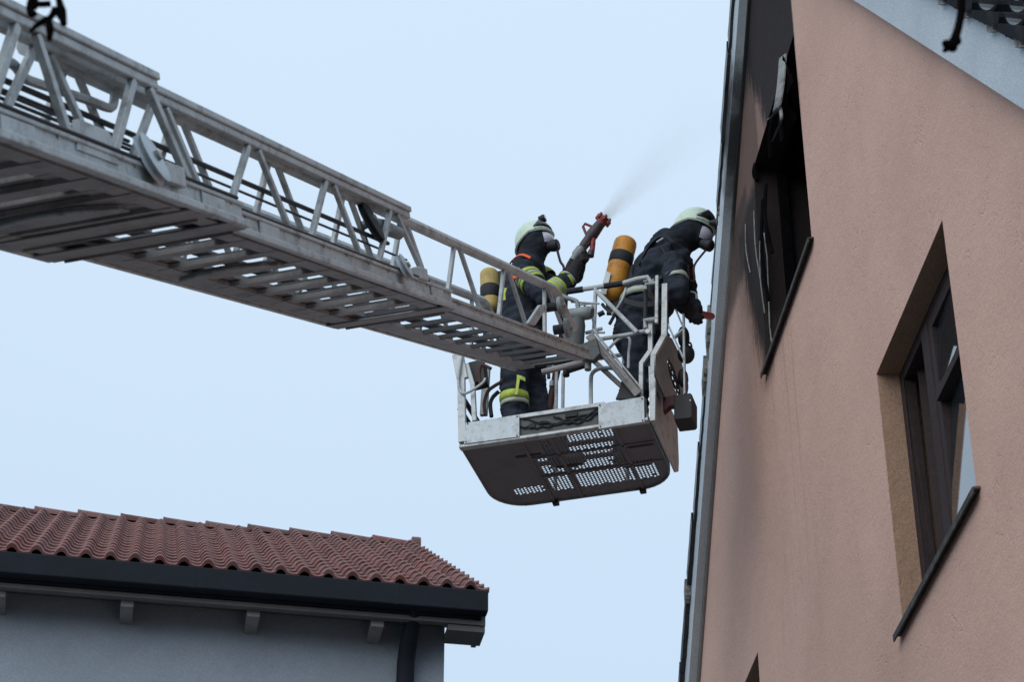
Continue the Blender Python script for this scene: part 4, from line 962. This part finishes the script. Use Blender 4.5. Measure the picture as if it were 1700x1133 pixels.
def band(name, p, q, t0, t1, r, matr, parent, flat=None, n=22):
    """a reflective band wrapped round a limb between fractions t0..t1"""
    p = V(p); q = V(q); d = (q - p); a = p + d * t0; b = p + d * t1; dn = d.normalized()
    x = dn.cross(V((0, 1, 0))); x = x if x.length > .1 else dn.cross(V((1, 0, 0))); x.normalize(); y = dn.cross(x); vs = []
    for (c, rr_) in ((a, r * .98), (a + (b - a) * .5, r * 1.02), (b, r * .98)):
        for i in range(n):
            t = 2 * pi * i / n; o = (x * cos(t) + y * sin(t)) * (rr_ + .002 * sin(3 * t + rr_ * 90))
            if flat: ax = V(flat[0]).normalized(); o = o + ax * (o.dot(ax)) * (flat[1] - 1)
            vs.append(c + o)
    m = MB(); m.add(vs, [(j * n + i, j * n + (i + 1) % n, (j + 1) * n + (i + 1) % n, (j + 1) * n + i) for j in range(2) for i in range(n)])
    o = m.build(name, matr, parent, smooth=True); sl = o.modifiers.new('t', 'SOLIDIFY'); sl.thickness = .004; sl.offset = 1; return o
def fingers(mb, palm, fdir, across, curl, r=.011, ln=.085):
    fdir = V(fdir).normalized(); across = V(across).normalized(); curl = V(curl).normalized()
    for i, f_ in enumerate((.9, 1.0, .95, .75)):
        base = palm + across * (-.033 + .022 * i) + fdir * .035
        p1 = base + fdir * ln * .42 * f_; p2 = p1 + (fdir * .35 + curl).normalized() * ln * .36 * f_; p3 = p2 + (curl - fdir * .75).normalized() * ln * .30 * f_
        rcone(mb, base, p1, r * 1.1, r, n=8); rcone(mb, p1, p2, r, r * .95, n=8); rcone(mb, p2, p3, r * .95, r * .85, n=8)
    tb = palm - across * .036; t1 = tb + (fdir * .6 - across * .5 + curl * .6).normalized() * .038; t2 = t1 + (fdir * .5 + curl * .9).normalized() * .032
    rcone(mb, tb, t1, r * 1.3, r * 1.1, n=8); rcone(mb, t1, t2, r * 1.1, r * .9, n=8)
def helmet(parent, c, fwd, upv, kind, hs=1.0):
    """c head centre; fwd, upv local axes. shell > visor, crest, lamp"""
    f = V(fwd).normalized(); u = (V(upv) - f * V(upv).dot(f)).normalized(); s = f.cross(u)
    R = Matrix([[c_ * hs for c_ in r_] for r_ in Matrix((f, s, u)).transposed()]); m = MB(); n = 28; rows = 12; vs = []; fs = []
    prof = []
    for j in range(rows + 1):
        t = j / rows; ang = t * radians(98); prof.append((sin(ang), cos(ang)))
    prof[-1] = (prof[-1][0], prof[-1][1]); 
    for j, (rr_, zz) in enumerate(prof):
        for i in range(n):
            a = 2 * pi * i / n; rx = .134 if cos(a) > 0 else .142
            z_ = zz * .132
            x_ = rr_ * rx * cos(a); y_ = rr_ * .112 * sin(a)
            back = max(0, -cos(a)); tt = j / rows
            z_ -= back * .055 * tt ** 3; 
            vs.append(c + R @ V((x_, y_, z_ + .035)))
    # flared rim
    for i in range(n):
        a = 2 * pi * i / n; back = max(0, -cos(a)); fr2 = max(0, cos(a))
        vs.append(c + R @ V(((.134 if cos(a) > 0 else .142) * cos(a) * (1.06 + .03 * fr2), .119 * sin(a), -.0 + .022 - back * .062)))
    for j in range(rows + 1):
        for i in range(n): fs.append((j * n + i, j * n + (i + 1) % n, (j + 1) * n + (i + 1) % n, (j + 1) * n + i))
    m.add(vs, fs); sh = m.build('helmet', M['helmet'], parent, smooth=True)
    so2 = sh.modifiers.new('t', 'SOLIDIFY'); so2.thickness = .004
    # raised edge piping
    m = MB(); m.tube([c + R @ V(((.134 if cos(2 * pi * i / n) > 0 else .142) * cos(2 * pi * i / n) * 1.07, .120 * sin(2 * pi * i / n), .021 - max(0, -cos(2 * pi * i / n)) * .062)) for i in range(n + 1)], .003, 6)
    m.build('helmet_edge', M['helmet'], sh)
    # dark front plate / stowed visor over the forehead
    m = MB(); vs = []; nu, nv = 15, 8
    for j in range(nv + 1):
        for i in range(nu + 1):
            a = radians(-72 + 144 * i / nu); b_ = radians(24 + 60 * j / nv); taper = .25 + .75 * (j / nv)
            a *= taper; rr_ = sin(b_); vs.append(c + R @ V((rr_ * .141 * cos(a), rr_ * .119 * sin(a), cos(b_) * .138 + .037)))
    fs = [(j * (nu + 1) + i, j * (nu + 1) + i + 1, (j + 1) * (nu + 1) + i + 1, (j + 1) * (nu + 1) + i) for j in range(0, nv) for i in range(nu)]
    m.add(vs, fs); vo = m.build('visor', M['visor'], sh, smooth=True); so2 = vo.modifiers.new('t', 'SOLIDIFY'); so2.thickness = .005
    # brow piece with side pivots
    m = MB(); m.tube([c + R @ V((.137 * cos(radians(a)), .116 * sin(radians(a)), .026)) for a in range(-70, 71, 20)], .007, 8); m.build('brow_trim', M['visor'], sh, smooth=True)
    lp = MB()
    if kind == 1: a0, a1 = V((.075, .02, .150)), V((.120, .02, .150))
    else: a0, a1 = V((.125, .06, .03)), V((.172, .06, .032))
    lp.tube([c + R @ a0, c + R @ (a0 + (a1 - a0) * .6), c + R @ (a0 + (a1 - a0) * .62), c + R @ a1], [.026, .028, .030, .026] if kind == 1 else [.017, .018, .024, .025], 14); lo2 = lp.build('helmet_lamp', M['blackmetal'], sh, smooth=True)
    ln_ = MB(); ln_.tube([c + R @ a1, c + R @ (a1 + (a1 - a0).normalized() * .003)], .019, 12); ln_.build('lamp_lens', M['lens'], sh)
    return sh, R
def mask(parent, c, R, kind):
    m = MB(); m.ball(c + R @ V((.070, 0, -.025)), .052, .070, .066, R, 18, 12); mk = m.build('face_mask', M['hood'], parent, smooth=True)
    w_ = MB(); nu, nv = 14, 8; vs = []
    for j in range(nv + 1):
        for i in range(nu + 1):
            a = radians(-68 + 136 * i / nu); b_ = radians(-42 + 84 * j / nv); vs.append(c + R @ V((.058 + .080 * cos(a) * cos(b_), .084 * sin(a) * cos(b_), -.028 + .070 * sin(b_))))
    w_.add(vs, [(j * (nu + 1) + i, j * (nu + 1) + i + 1, (j + 1) * (nu + 1) + i + 1, (j + 1) * (nu + 1) + i) for j in range(nv) for i in range(nu)])
    w_.build('mask_window', M['lens'], mk, smooth=True)
    w_ = MB(); w_.tube([c + R @ V((.088, 0, -.078)), c + R @ V((.125, 0, -.092)), c + R @ V((.150, 0, -.098)), c + R @ V((.160, 0, -.1))], [.04, .043, .043, .032], 14)
    w_.build('lung_valve', M['blackmetal'], mk, smooth=True)
    return mk

# ---------------------------------------------------------------- firefighter at the left, holding the branch pipe
def person_root(label, a, b): return thing('person', label, 'person', frame(WD, MD, ZZ, K0 + WD * a + MD * b))
A1, B1 = .33, .30
p1 = person_root('firefighter in yellow-banded dark gear aiming a hose nozzle upward from the cage', A1, B1)
o1 = V((A1, B1, 0))
def Q(u, v, b): return BP(u, v, b) - o1
hips = Q(866, 585, .30); waist = Q(866, 545, .30); chest = Q(868, 487, .31); neckb = Q(880, 436, .30); head = Q(888, 402, .29)
shn = Q(868, 452, .14); shf = Q(882, 450, .48); eln = Q(903, 493, .07); wrn = Q(946, 462, .16); hnn = Q(957, 440, .19)
elf = Q(925, 478, .46); wrf = Q(957, 450, .33); hnf = Q(967, 424, .27)
hpn = hips + V((0, -.10, 0)); hpf = hips + V((.02, .10, 0))
knn = Q(852, 645, .20); knf = Q(884, 650, .42); ann = V((-.02, -.06, .10)); anf = V((.20, .14, .10))
b = MB(); ny_ = (0, 1, 0)
rcone(b, hips, waist, .150, .148, (ny_, 1.2)); rcone(b, waist, chest, .150, .155, (ny_, 1.25)); rcone(b, chest, neckb - V((.0, 0, .06)), .150, .095, (ny_, 1.45))
rcone(b, neckb - V((0, 0, .05)), head, .075, .088)
rcone(b, head, head + V((.015, 0, .03)), .098, .095)
for sh, el, wr in ((shn, eln, wrn), (shf, elf, wrf)):
    rcone(b, chest + (sh - chest) * .5, sh, .10, .088); rcone(b, sh, el, .086, .066); rcone(b, el, wr, .066, .055)
for hp, kn, an in ((hpn, knn, ann), (hpf, knf, anf)):
    rcone(b, hp, kn, .112, .086); rcone(b, kn, an, .086, .080)
rcone(b, waist - V((0, 0, .10)), waist - V((0, 0, .16)), .165, .168, (ny_, 1.2))   # jacket hem
body1 = fuse(b, 'body', M['suit'], p1, .013, 3, .017, 8, 1)
hd = MB(); rcone(hd, head, neckb, .107, .092); rcone(hd, neckb, neckb - V((.01, 0, .06)), .095, .12, (ny_, 1.25)); rcone(hd, head + V((.03, 0, -.03)), head + V((.02, 0, .02)), .09, .09)
fuse(hd, 'flash_hood', M['hood'], p1, .012, 5, .005, 14, 2)
_, R1 = helmet(p1, head, (1, -.12, .20), (-.22, 0, 1), 1); mask(p1, head, R1, 1)
gl = MB()
for wr, hn in ((wrn, hnn), (wrf, hnf)):
    d = (hn - wr).normalized(); rcone(gl, wr - d * .03, wr + d * .03, .060, .052, n=14); rcone(gl, wr + d * .02, hn, .047, .043, n=12)
noz_dir = (Q(1006, 362, .25) - Q(952, 430, .22)).normalized()
for wr, hn, sd in ((wrn, hnn, -1), (wrf, hnf, 1)):
    fingers(gl, hn, (V((.35, .25 * -sd, .9))), noz_dir * -1 if sd < 0 else noz_dir, V((.7, .7 * -sd, -.1)), .0125, .085)
fuse(gl, 'gloves', M['glove'], p1, .006, 2, .002, 20, 3)
bo = MB()
for an, kn in ((ann, knn), (anf, knf)):
    rcone(bo, an + V((0, 0, .12)), an - V((0, 0, .02)), .068, .062); rcone(bo, an - V((0, 0, .05)), an + V((.15, 0, -.06)), .055, .045)
fuse(bo, 'boots', M['boot'], p1, .012, 3, 0)
Y_, S_ = M['hiviz'], M['silver']
band('reflective_band', eln, wrn, .28, .42, .071, Y_, p1); band('reflective_band', eln, wrn, .43, .50, .069, S_, p1); band('reflective_band', eln, wrn, .51, .60, .068, Y_, p1)
band('reflective_band', eln, wrn, .82, .90, .063, Y_, p1); band('reflective_band', eln, wrn, .905, .95, .062, S_, p1)
band('reflective_band', shn, eln, .22, .34, .089, Y_, p1); band('reflective_band', shn, eln, .345, .42, .087, S_, p1); band('reflective_band', shn, eln, .425, .52, .085, Y_, p1)
band('reflective_band', shf, elf, .35, .6, .085, Y_, p1)
band('reflective_band', knn, ann, .12, .26, .094, Y_, p1); band('reflective_band', knn, ann, .265, .34, .092, S_, p1); 
m = MB(); ribbon(m, [Q(857, 655, .09), Q(859, 640, .09), Q(861, 625, .10)], (.02, 0, 0)); m.build('trouser_stripe', Y_, p1)
m = MB(); ribbon(m, [Q(858, 625, .10), Q(866, 627, .10), Q(872, 630, .11)], (0, 0, .03)); m.build('trouser_stripe', Y_, p1)
m = MB(); ribbon(m, [Q(836, 498, .06), Q(835, 488, .06), Q(838, 478, .07)], (.03, 0, 0)); m.build('jacket_stripe', Y_, p1)
# breathing set: own thing, carried on the back
bs = thing('breathing_set', 'dull yellow air cylinder with black band on the left firefighter\'s back', 'air cylinder', frame(WD, MD, ZZ, K0 + WD * A1 + MD * B1), 'breathing sets worn by the firefighters')
def cylinder(parent, bot, top, r, matr, bandt):
    bot = V(bot); top = V(top); d = (top - bot).normalized(); L_ = (top - bot).length; pts = []; rs = []
    for i in range(6): t = pi / 2 * i / 5; pts.append(bot + d * (r * .8 * (1 - cos(t)))); rs.append(max(r * .35, r * sin(t)))
    for i in range(1, 6): t = pi / 2 * (1 - i / 5); pts.append(top - d * (r * .7 * (1 - sin(pi / 2 * i / 5 + 0) * 1.0)) if 0 else top - d * r * .7 * (1 - sin((i / 5) * pi / 2))); rs.append(max(r * .08, r * cos((i / 5) * pi / 2)))
    pts.insert(6, top - d * r * .75); rs.insert(6, r)
    m = MB(); m.tube(pts, rs, 22); c = m.build('air_cylinder', matr, parent, smooth=True)
    a = bot + d * L_ * bandt[0]; b_ = bot + d * L_ * bandt[1]; m = MB(); m.tube([a, a + d * .004, b_ - d * .004, b_], [r * 1.01, r * 1.05, r * 1.05, r * 1.01], 22); m.build('cylinder_strap', M['rubber'], parent, smooth=True)
    m = MB(); m.tube([bot - d * .05, bot - d * .02, bot + d * .01], [.018, .026, .026], 10); m.tube([bot - d * .035 - V((0, .05, 0)), bot - d * .035 + V((0, .05, 0))], .014, 8); m.build('cylinder_valve', M['blackmetal'], parent, smooth=True)
cylinder(bs, Q(815, 520, .30), Q(812, 447, .30), .066, M['cyl_yellow'], (.30, .58))
m = MB(); m.bar(Q(830, 560, .31), Q(834, 450, .31), .03, .24, up=(1, 0, 0)); m.build('back_plate', M['blackmetal'], bs, bevel=.008)
m = MB(); ribbon(m, smoothpath([Q(843, 456, .13), Q(845, 440, .11), Q(853, 428, .10), Q(866, 422, .12), Q(880, 427, .10)], 4), (.004, .03, .034), .012); m.build('shoulder_strap', M['orange'], bs)
m = MB(); ribbon(m, smoothpath([Q(879, 430, .16), Q(887, 445, .11), Q(890, 470, .10), Q(886, 500, .12)], 4), (.0, .045, .02), .010); m.build('shoulder_strap', M['rubber'], bs)
m = MB(); ribbon(m, smoothpath([Q(851, 436, .42), Q(862, 427, .42), Q(878, 430, .44)], 4), (.0, .05, .02), .010); m.build('shoulder_strap', M['orange'], bs)
m = MB(); m.prism([Q(847, 446, .055), Q(863, 445, .045), Q(863, 461, .045), Q(849, 465, .05)], (0, -.010, 0)); m.build('shoulder_patch', M['orange'], bs)
m = MB(); ribbon(m, smoothpath([Q(838, 540, .12), Q(852, 548, .08), Q(872, 550, .06), Q(892, 546, .10)], 4), (.0, .01, .045), .008); m.build('waist_belt', M['rubber'], bs)
m = MB(); m.tube(smoothpath([head + R1 @ V((.14, 0, -.11)), Q(930, 433, .27), Q(936, 445, .24), Q(930, 470, .2), Q(905, 500, .12), Q(880, 520, .1)], 5), .009, 8); m.build('breathing_hose', M['rubber'], bs, smooth=True)

# ---------------------------------------------------------------- branch pipe
noz = thing('hose_nozzle', 'red and black fire hose nozzle spraying water, held up by the left firefighter', 'nozzle', frame(WD, MD, ZZ, K0 + WD * A1 + MD * B1))
na = Q(953, 429, .23); nt_ = Q(1003, 363, .25); nd = (nt_ - na).normalized(); NL = (nt_ - na).length
sidev = nd.cross(V((0, 1, 0))).normalized()     # in-picture perpendicular
m = MB(); m.tube([na - nd * .02, na + nd * .01, na + nd * .03, na + nd * .05, na + nd * .09, na + nd * .10], [.026, .026, .036, .036, .036, .026], 12); m.build('coupling', M['steelgrey'], noz, smooth=True)
m = MB(); m.tube([na + nd * .10, na + nd * .12, na + nd * .20, na + nd * .215, na + nd * .235, na + nd * NL * .86], [.028, .033, .036, .043, .043, .036], 14); m.build('valve_body', M['nozzle'], noz, smooth=True)
m = MB(); m.tube([na + nd * NL * .80, na + nd * NL * .9, na + nd * NL * .94, nt_], [.034, .036, .045, .049], 18, cap=False)
m.tube([na + nd * NL * .80, na + nd * NL * .81], .034, 18)
for i in range(7):
    t = 2 * pi * i / 7 + .3; y_ = nd.cross(sidev); o = (sidev * cos(t) + y_ * sin(t)) * .047; m.bar(nt_ - nd * .03 + o, nt_ + nd * .012 + o, .022, .012)
m.build('spray_head', M['nozzlered'], noz, smooth=True)
g0 = na + nd * .155; dwn = -sidev if sidev.z > 0 else sidev
m = MB(); m.tube([Q(985, 392, .24), Q(984, 405, .24), Q(983, 417, .24), Q(981, 424, .24)], [.018, .019, .018, .02], 10); m.build('pistol_grip', M['nozzlered'], noz, smooth=True)
m = MB(); m.tube([Q(982, 416, .24), Q(980, 425, .24)], [.021, .026], 10); m.build('grip_end', M['nozzle'], noz, smooth=True)
m = MB(); m.tube([Q(975, 393, .24), Q(968, 376, .24), Q(971, 371, .24), Q(988, 378, .24)], .010, 8); m.build('bail_handle', M['nozzlered'], noz, smooth=True)
hz = MB(); hz.tube(smoothpath([na - nd * .015, Q(944, 445, .26), Q(938, 475, .30), Q(936, 520, .35), Q(930, 590, .40), Q(915, 660, .40), Q(905, 735, .38)], 5), .024, 12)
hz.build('fire_hose', M['hose'], noz, smooth=True)

# ---------------------------------------------------------------- firefighter at the right, leaning out to the wall
A2, B2 = 1.02, .42
p2 = person_root('firefighter in dark navy gear leaning right out of the cage towards the wall', A2, B2)
o1 = V((A2, B2, 0))
hips = Q(1066, 560, .42); waist = Q(1070, 520, .42); chest = Q(1098, 458, .40); upb = Q(1112, 425, .38); neckb = Q(1128, 400, .36); head = Q(1151, 385, .35)
shn = Q(1118, 440, .22); shf = Q(1128, 440, .55); eln = Q(1130, 492, .16); wrn = Q(1141, 512, .22); hnn = Q(1150, 520, .26)
eln = Q(1126, 485, .12); wrn = Q(1134, 505, .24); hnn = Q(1143, 517, .29)
elf = Q(1140, 490, .60); wrf = Q(1150, 515, .45); hnf = Q(1150, 520, .36)
hpn = hips + V((0, -.10, 0)); hpf = hips + V((-.0, .10, 0)); knn = Q(1062, 622, .32); knf = Q(1056, 622, .52); ann = V((.02, -.10, .10)); anf = V((-.06, .14, .10))
b = MB()
rcone(b, hips, waist, .150, .150, (ny_, 1.2)); rcone(b, waist, chest, .152, .168, (ny_, 1.25)); rcone(b, chest, upb, .168, .125, (ny_, 1.4))
rcone(b, upb, neckb, .12, .09, (ny_, 1.15)); rcone(b, neckb, head, .085, .09); rcone(b, head, head + V((.015, 0, .02)), .098, .095)
rcone(b, Q(1082, 452, .40), Q(1108, 408, .38), .125, .105, (ny_, 1.3)); rcone(b, Q(1120, 470, .38), Q(1128, 432, .38), .10, .09, (ny_, 1.3)); rcone(b, Q(1052, 560, .40), Q(1062, 500, .42), .135, .12, (ny_, 1.2))
for sh, el, wr in ((shn, eln, wrn), (shf, elf, wrf)):
    rcone(b, chest + (sh - chest) * .5, sh, .10, .090); rcone(b, sh, el, .088, .070); rcone(b, el, wr, .070, .060)
for hp, kn, an in ((hpn, knn, ann), (hpf, knf, anf)):
    rcone(b, hp, kn, .120, .092); rcone(b, kn, an, .092, .086)
rcone(b, waist - V((.01, 0, .08)), waist - V((.02, 0, .18)), .165, .175, (ny_, 1.2))
body2 = fuse(b, 'body', M['suit'], p2, .013, 3, .018, 7, 5)
hd = MB(); rcone(hd, head, neckb, .108, .105, (ny_, 1.1)); rcone(hd, neckb, upb, .105, .125, (ny_, 1.25)); rcone(hd, head + V((.035, 0, -.02)), head + V((.0, 0, .0)), .092, .09)
fuse(hd, 'flash_hood', M['hood'], p2, .012, 5, .006, 12, 6)
_, R2 = helmet(p2, head + V((0, 0, .01)), (1, -.10, -.34), (.34, 0, 1), 2, 1.07); mask(p2, head, R2, 2)
gl = MB()
for wr, hn in ((wrn, hnn), (wrf, hnf)):
    d = (hn - wr).normalized(); rcone(gl, wr - d * .05, wr + d * .02, .068, .056, n=14); rcone(gl, wr + d * .01, hn, .050, .045, n=12)
tdir = V((1, .10, -.09)).normalized()
for hn, sd in ((hnn, -1), (hnf, 1)):
    fingers(gl, hn, V((.5, .2 * -sd, -.75)), tdir * sd, V((.1, .9 * -sd, -.3)), .0125, .085)
fuse(gl, 'gloves', M['glove'], p2, .006, 2, .002, 20, 3)
bo = MB()
for an in (ann, anf):
    rcone(bo, an + V((0, 0, .16)), an - V((0, 0, .02)), .078, .066); rcone(bo, an - V((0, 0, .05)), an + V((.15, 0, -.06)), .055, .045)
fuse(bo, 'boots', M['boot'], p2, .012, 3, 0)
band('reflective_band', shn, eln, .50, .66, .079, S_, p2); band('reflective_band', eln, wrn, .60, .72, .063, M['glove'], p2)
band('reflective_band', waist + V((.0, 0, .045)), waist + V((.003, 0, .095)), -.0, 1.0, .166, S_, p2, (ny_, 1.22))
band('reflective_band', knn, ann, .55, .75, .097, S_, p2)
bs2 = thing('breathing_set', 'amber orange air cylinder with black band on the right firefighter\'s back', 'air cylinder', frame(WD, MD, ZZ, K0 + WD * A2 + MD * B2), 'breathing sets worn by the firefighters')
cylinder(bs2, Q(1013, 500, .40), Q(1041, 394, .40), .080, M['cyl_amber'], (.56, .72))
m = MB(); m.bar(Q(1040, 520, .41), Q(1062, 440, .41), .03, .26, up=(1, 0, 0)); m.build('back_plate', M['blackmetal'], bs2, bevel=.008)
m = MB(); m.prism([Q(996, 487, .30), Q(1006, 449, .30), Q(1014, 453, .30), Q(1006, 488, .30)], (0, .01, 0)); m.build('cylinder_label', M['alu'], bs2)
m = MB(); m.tube(smoothpath([Q(1000, 505, .36), Q(1006, 512, .34), Q(1018, 520, .33), Q(1022, 508, .33)], 4), .012, 8); m.tube([Q(1012, 538, .30), Q(1026, 512, .30)], .012, 8)
m.tube([Q(993, 523, .30), Q(1003, 518, .30)], .018, 10); m.tube([Q(1008, 520, .30), Q(1018, 520, .30)], .015, 10); m.build('valve_fittings', M['blackmetal'], bs2, smooth=True)
m = MB(); m.tube(smoothpath([Q(1039, 478, .24), Q(1034, 495, .24), Q(1024, 512, .25), Q(1016, 522, .26)], 5), .009, 8); m.build('strap_tube', M['alu_light'], bs2, smooth=True)
m = MB(); ribbon(m, smoothpath([Q(1062, 440, .22), Q(1080, 408, .22), Q(1100, 394, .24), Q(1118, 410, .22), Q(1125, 440, .14)], 4), (.0, .05, .02), .014); m.build('shoulder_strap', M['rubber'], bs2)
m = MB(); m.tube([Q(1090, 402, .20), Q(1101, 395, .20)], .006, 6); m.build('strap_buckle', M['alu_light'], bs2)
m = MB(); m.tube(smoothpath([head + R2 @ V((.13, 0, -.12)), Q(1153, 440, .33), Q(1153, 462, .31), Q(1150, 467, .3), Q(1144, 462, .28), Q(1142, 440, .25)], 5), .008, 8); m.build('breathing_hose', M['hose'], bs2, smooth=True)
m = MB(); m.tube(smoothpath([Q(1146, 484, .2), Q(1155, 487, .2), Q(1156, 496, .2)], 4), .006, 6); m.build('karabiner', M['alu'], bs2)
m = MB(); ribbon(m, smoothpath([Q(1036, 498, .20), Q(1060, 505, .17), Q(1086, 503, .17), Q(1108, 496, .22)], 4), (.0, .01, .05), .008); m.build('waist_belt', M['rubber'], bs2)
m = MB(); ribbon(m, smoothpath([Q(1072, 470, .19), Q(1092, 462, .16), Q(1112, 452, .15)], 4), (.0, .01, .03), .006); m.build('chest_strap', M['rubber'], bs2)
m = MB(); m.prism([Q(1066, 530, .20), Q(1088, 528, .19), Q(1089, 556, .18), Q(1067, 558, .19)], (0, -.02, 0)); m.build('jacket_pocket', M['suit'], p2, bevel=.006)
m = MB(); m.prism([Q(1065, 528, .19), Q(1090, 526, .18), Q(1090, 535, .18), Q(1065, 537, .19)], (0, -.018, 0)); m.build('pocket_flap', M['suit'], p2, bevel=.004)
m = MB(); m.tube([Q(1098, 410, .19), Q(1104, 420, .16), Q(1107, 432, .15)], .009, 8); m.build('pressure_hose', M['rubber'], bs2, smooth=True)
# red tool in the hands
tl = thing('pry_tool', 'red-handled tool in the right firefighter\'s gloves, reaching out to the roof edge', 'tool', frame(WD, MD, ZZ, K0 + WD * A2 + MD * B2))
t0 = Q(1142, 518, .29); t1 = Q(1181, 525, .92)
m = MB(); m.tube([t0, t0 + (t1 - t0) * .5, t1], [.027, .027, .025], 12); m.build('handle', M['toolred'], tl, smooth=True)
m = MB(); d = (t1 - t0).normalized(); m.tube([t1, t1 + d * .02, t1 + d * .04], [.024, .022, .012], 10); m.build('tool_head', M['blackmetal'], tl, smooth=True)

# ---------------------------------------------------------------- water spray
def spray_mat():
    m = bpy.data.materials.new('water_mist'); m.use_nodes = True; N = m.node_tree.nodes; L = m.node_tree.links
    N.remove(N['Principled BSDF']); out = N['Material Output']
    pv_ = N.new('ShaderNodeVolumePrincipled'); pv_.inputs['Color'].default_value = (1.0, 0.995, 0.985, 1); pv_.inputs['Anisotropy'].default_value = 0.82
    tc = N.new('ShaderNodeTexCoord'); sp_ = N.new('ShaderNodeSeparateXYZ'); L.new(tc.outputs['Object'], sp_.inputs[0])
    def mt(op, *a):
        n_ = N.new('ShaderNodeMath'); n_.operation = op
        for i, x in enumerate(a):
            if isinstance(x, (int, float)): n_.inputs[i].default_value = x
            else: L.new(x, n_.inputs[i])
        return n_.outputs[0]
    z = sp_.outputs[2]; r2 = mt('SQRT', mt('ADD', mt('MULTIPLY', sp_.outputs[0], sp_.outputs[0]), mt('MULTIPLY', sp_.outputs[1], sp_.outputs[1])))
    rn = mt('DIVIDE', r2, mt('ADD', mt('MULTIPLY', z, .20), .045))
    edge = mt('MAXIMUM', mt('SUBTRACT', 1.0, rn), 0.0)
    nz_ = N.new('ShaderNodeTexNoise'); nz_.inputs['Scale'].default_value = 1.0; nz_.inputs['Detail'].default_value = 4
    mp = N.new('ShaderNodeMapping'); mp.inputs['Scale'].default_value = (30, 30, 2.5); L.new(tc.outputs['Object'], mp.inputs[0]); L.new(mp.outputs[0], nz_.inputs['Vector'])
    fall = mt('POWER', mt('MAXIMUM', mt('SUBTRACT', 1.0, mt('DIVIDE', z, 1.35)), 0.0), 1.6)
    den = mt('MULTIPLY', mt('MULTIPLY', fall, mt('POWER', edge, .7)), mt('MULTIPLY', nz_.outputs[0], 2.0))
    den = mt('DIVIDE', mt('MULTIPLY', den, 17.0), mt('ADD', mt('MULTIPLY', z, 4.0), .16))
    L.new(den, pv_.inputs['Density']); L.new(pv_.outputs[0], out.inputs['Volume'])
    return m
P0 = K0 + WD * (A1) + MD * B1 + (WD * nt_.x + MD * nt_.y + ZZ * nt_.z)
P1 = K0 + (lambda q_: WD * q_.x + MD * q_.y + ZZ * q_.z)(BP(1165, 190, .35))
zd = (P1 - P0).normalized(); xd = zd.cross(V((0, 1, 0))).normalized(); yd = zd.cross(xd)
m = MB(); m.tube([(0, 0, .004), (0, 0, .3), (0, 0, 1.35)], [.046, .046 + .06, .046 + .27], 24)
spr = m.build('water_spray', spray_mat()); spr.matrix_world = frame(xd, yd, zd, P0)
tag(spr, 'fine white cone of water mist leaving the hose nozzle', 'water spray')

# ---------------------------------------------------------------- dark twigs close to the camera
def CP(u, v, y): r = ray(u, v); return CAMP + r * (y / r.y)
def twig(label, strands, blobs, y, wk=1.0):
    o0 = CP(strands[0][0][0], strands[0][0][1], y)
    t = thing('tree_branch', label, 'branch', Matrix.Translation(o0))
    for st_ in strands:
        m = MB(); pts = [CP(q_[0], q_[1], y + (q_[3] if len(q_) > 3 else 0)) - o0 for q_ in st_]; rs = [q_[2] * wk * y / 3300. for q_ in st_]
        sm = smoothpath(pts, 4); rr_ = []
        for i in range(len(sm)): f_ = i / 4; a = int(min(f_, len(rs) - 2)); rr_.append(rs[a] + (rs[a + 1] - rs[a]) * (f_ - a))
        m.tube(sm, rr_, 8); m.build('twig', M['twig'], t, smooth=True)
    for (u, v, r1, r2, ang) in blobs:
        m = MB(); c = CP(u, v, y) - o0; R = Matrix.Rotation(-radians(ang), 3, 'Y'); m.ball(c, r1 * y / 3300., r1 * y / 5200., r2 * y / 3300., R, 12, 8)
        for v_i in range(len(m.v)):
            p_ = V(m.v[v_i]); m.v[v_i] = tuple(p_ + (p_ - c) * noise.noise(p_ * 45) * .3)
        m.build('dry_leaf', M['twig'], t, smooth=True)
twig('dark out-of-focus twig with curled dry leaves at the top left corner', [
    [(20, -120, 7), (45, -60, 6), (60, -20, 5), (58, 2, 4), (68, 6, 4), (84, 5, 4)],
    [(52, 0, 5), (50, 12, 5), (52, 24, 4), (60, 20, 3)], [(90, -30, 4), (98, 0, 4), (102, 18, 6), (106, 40, 4)],
    [(92, 14, 5), (84, 28, 4), (72, 34, 4), (60, 42, 3), (50, 52, 2)], [(80, 30, 4), (83, 48, 5), (82, 66, 3)]],
    [(58, 12, 9, 5, 40), (98, 22, 6, 12, 0), (80, 30, 10, 5, -10), (82, 52, 4, 10, 0), (104, 34, 5, 10, 10)], 3.4, 1.6)
twig('thick dark blurred twig end hanging into the top right corner', [
    [(1650, -160, 12), (1615, -70, 10), (1598, -10, 8), (1596, 20, 8), (1590, 48, 8), (1584, 66, 9)], [(1586, 60, 7), (1578, 74, 8), (1567, 84, 4)]],
    [(1576, 76, 17, 10, -35), (1588, 66, 11, 13, 0)], 3.4, 1.0)
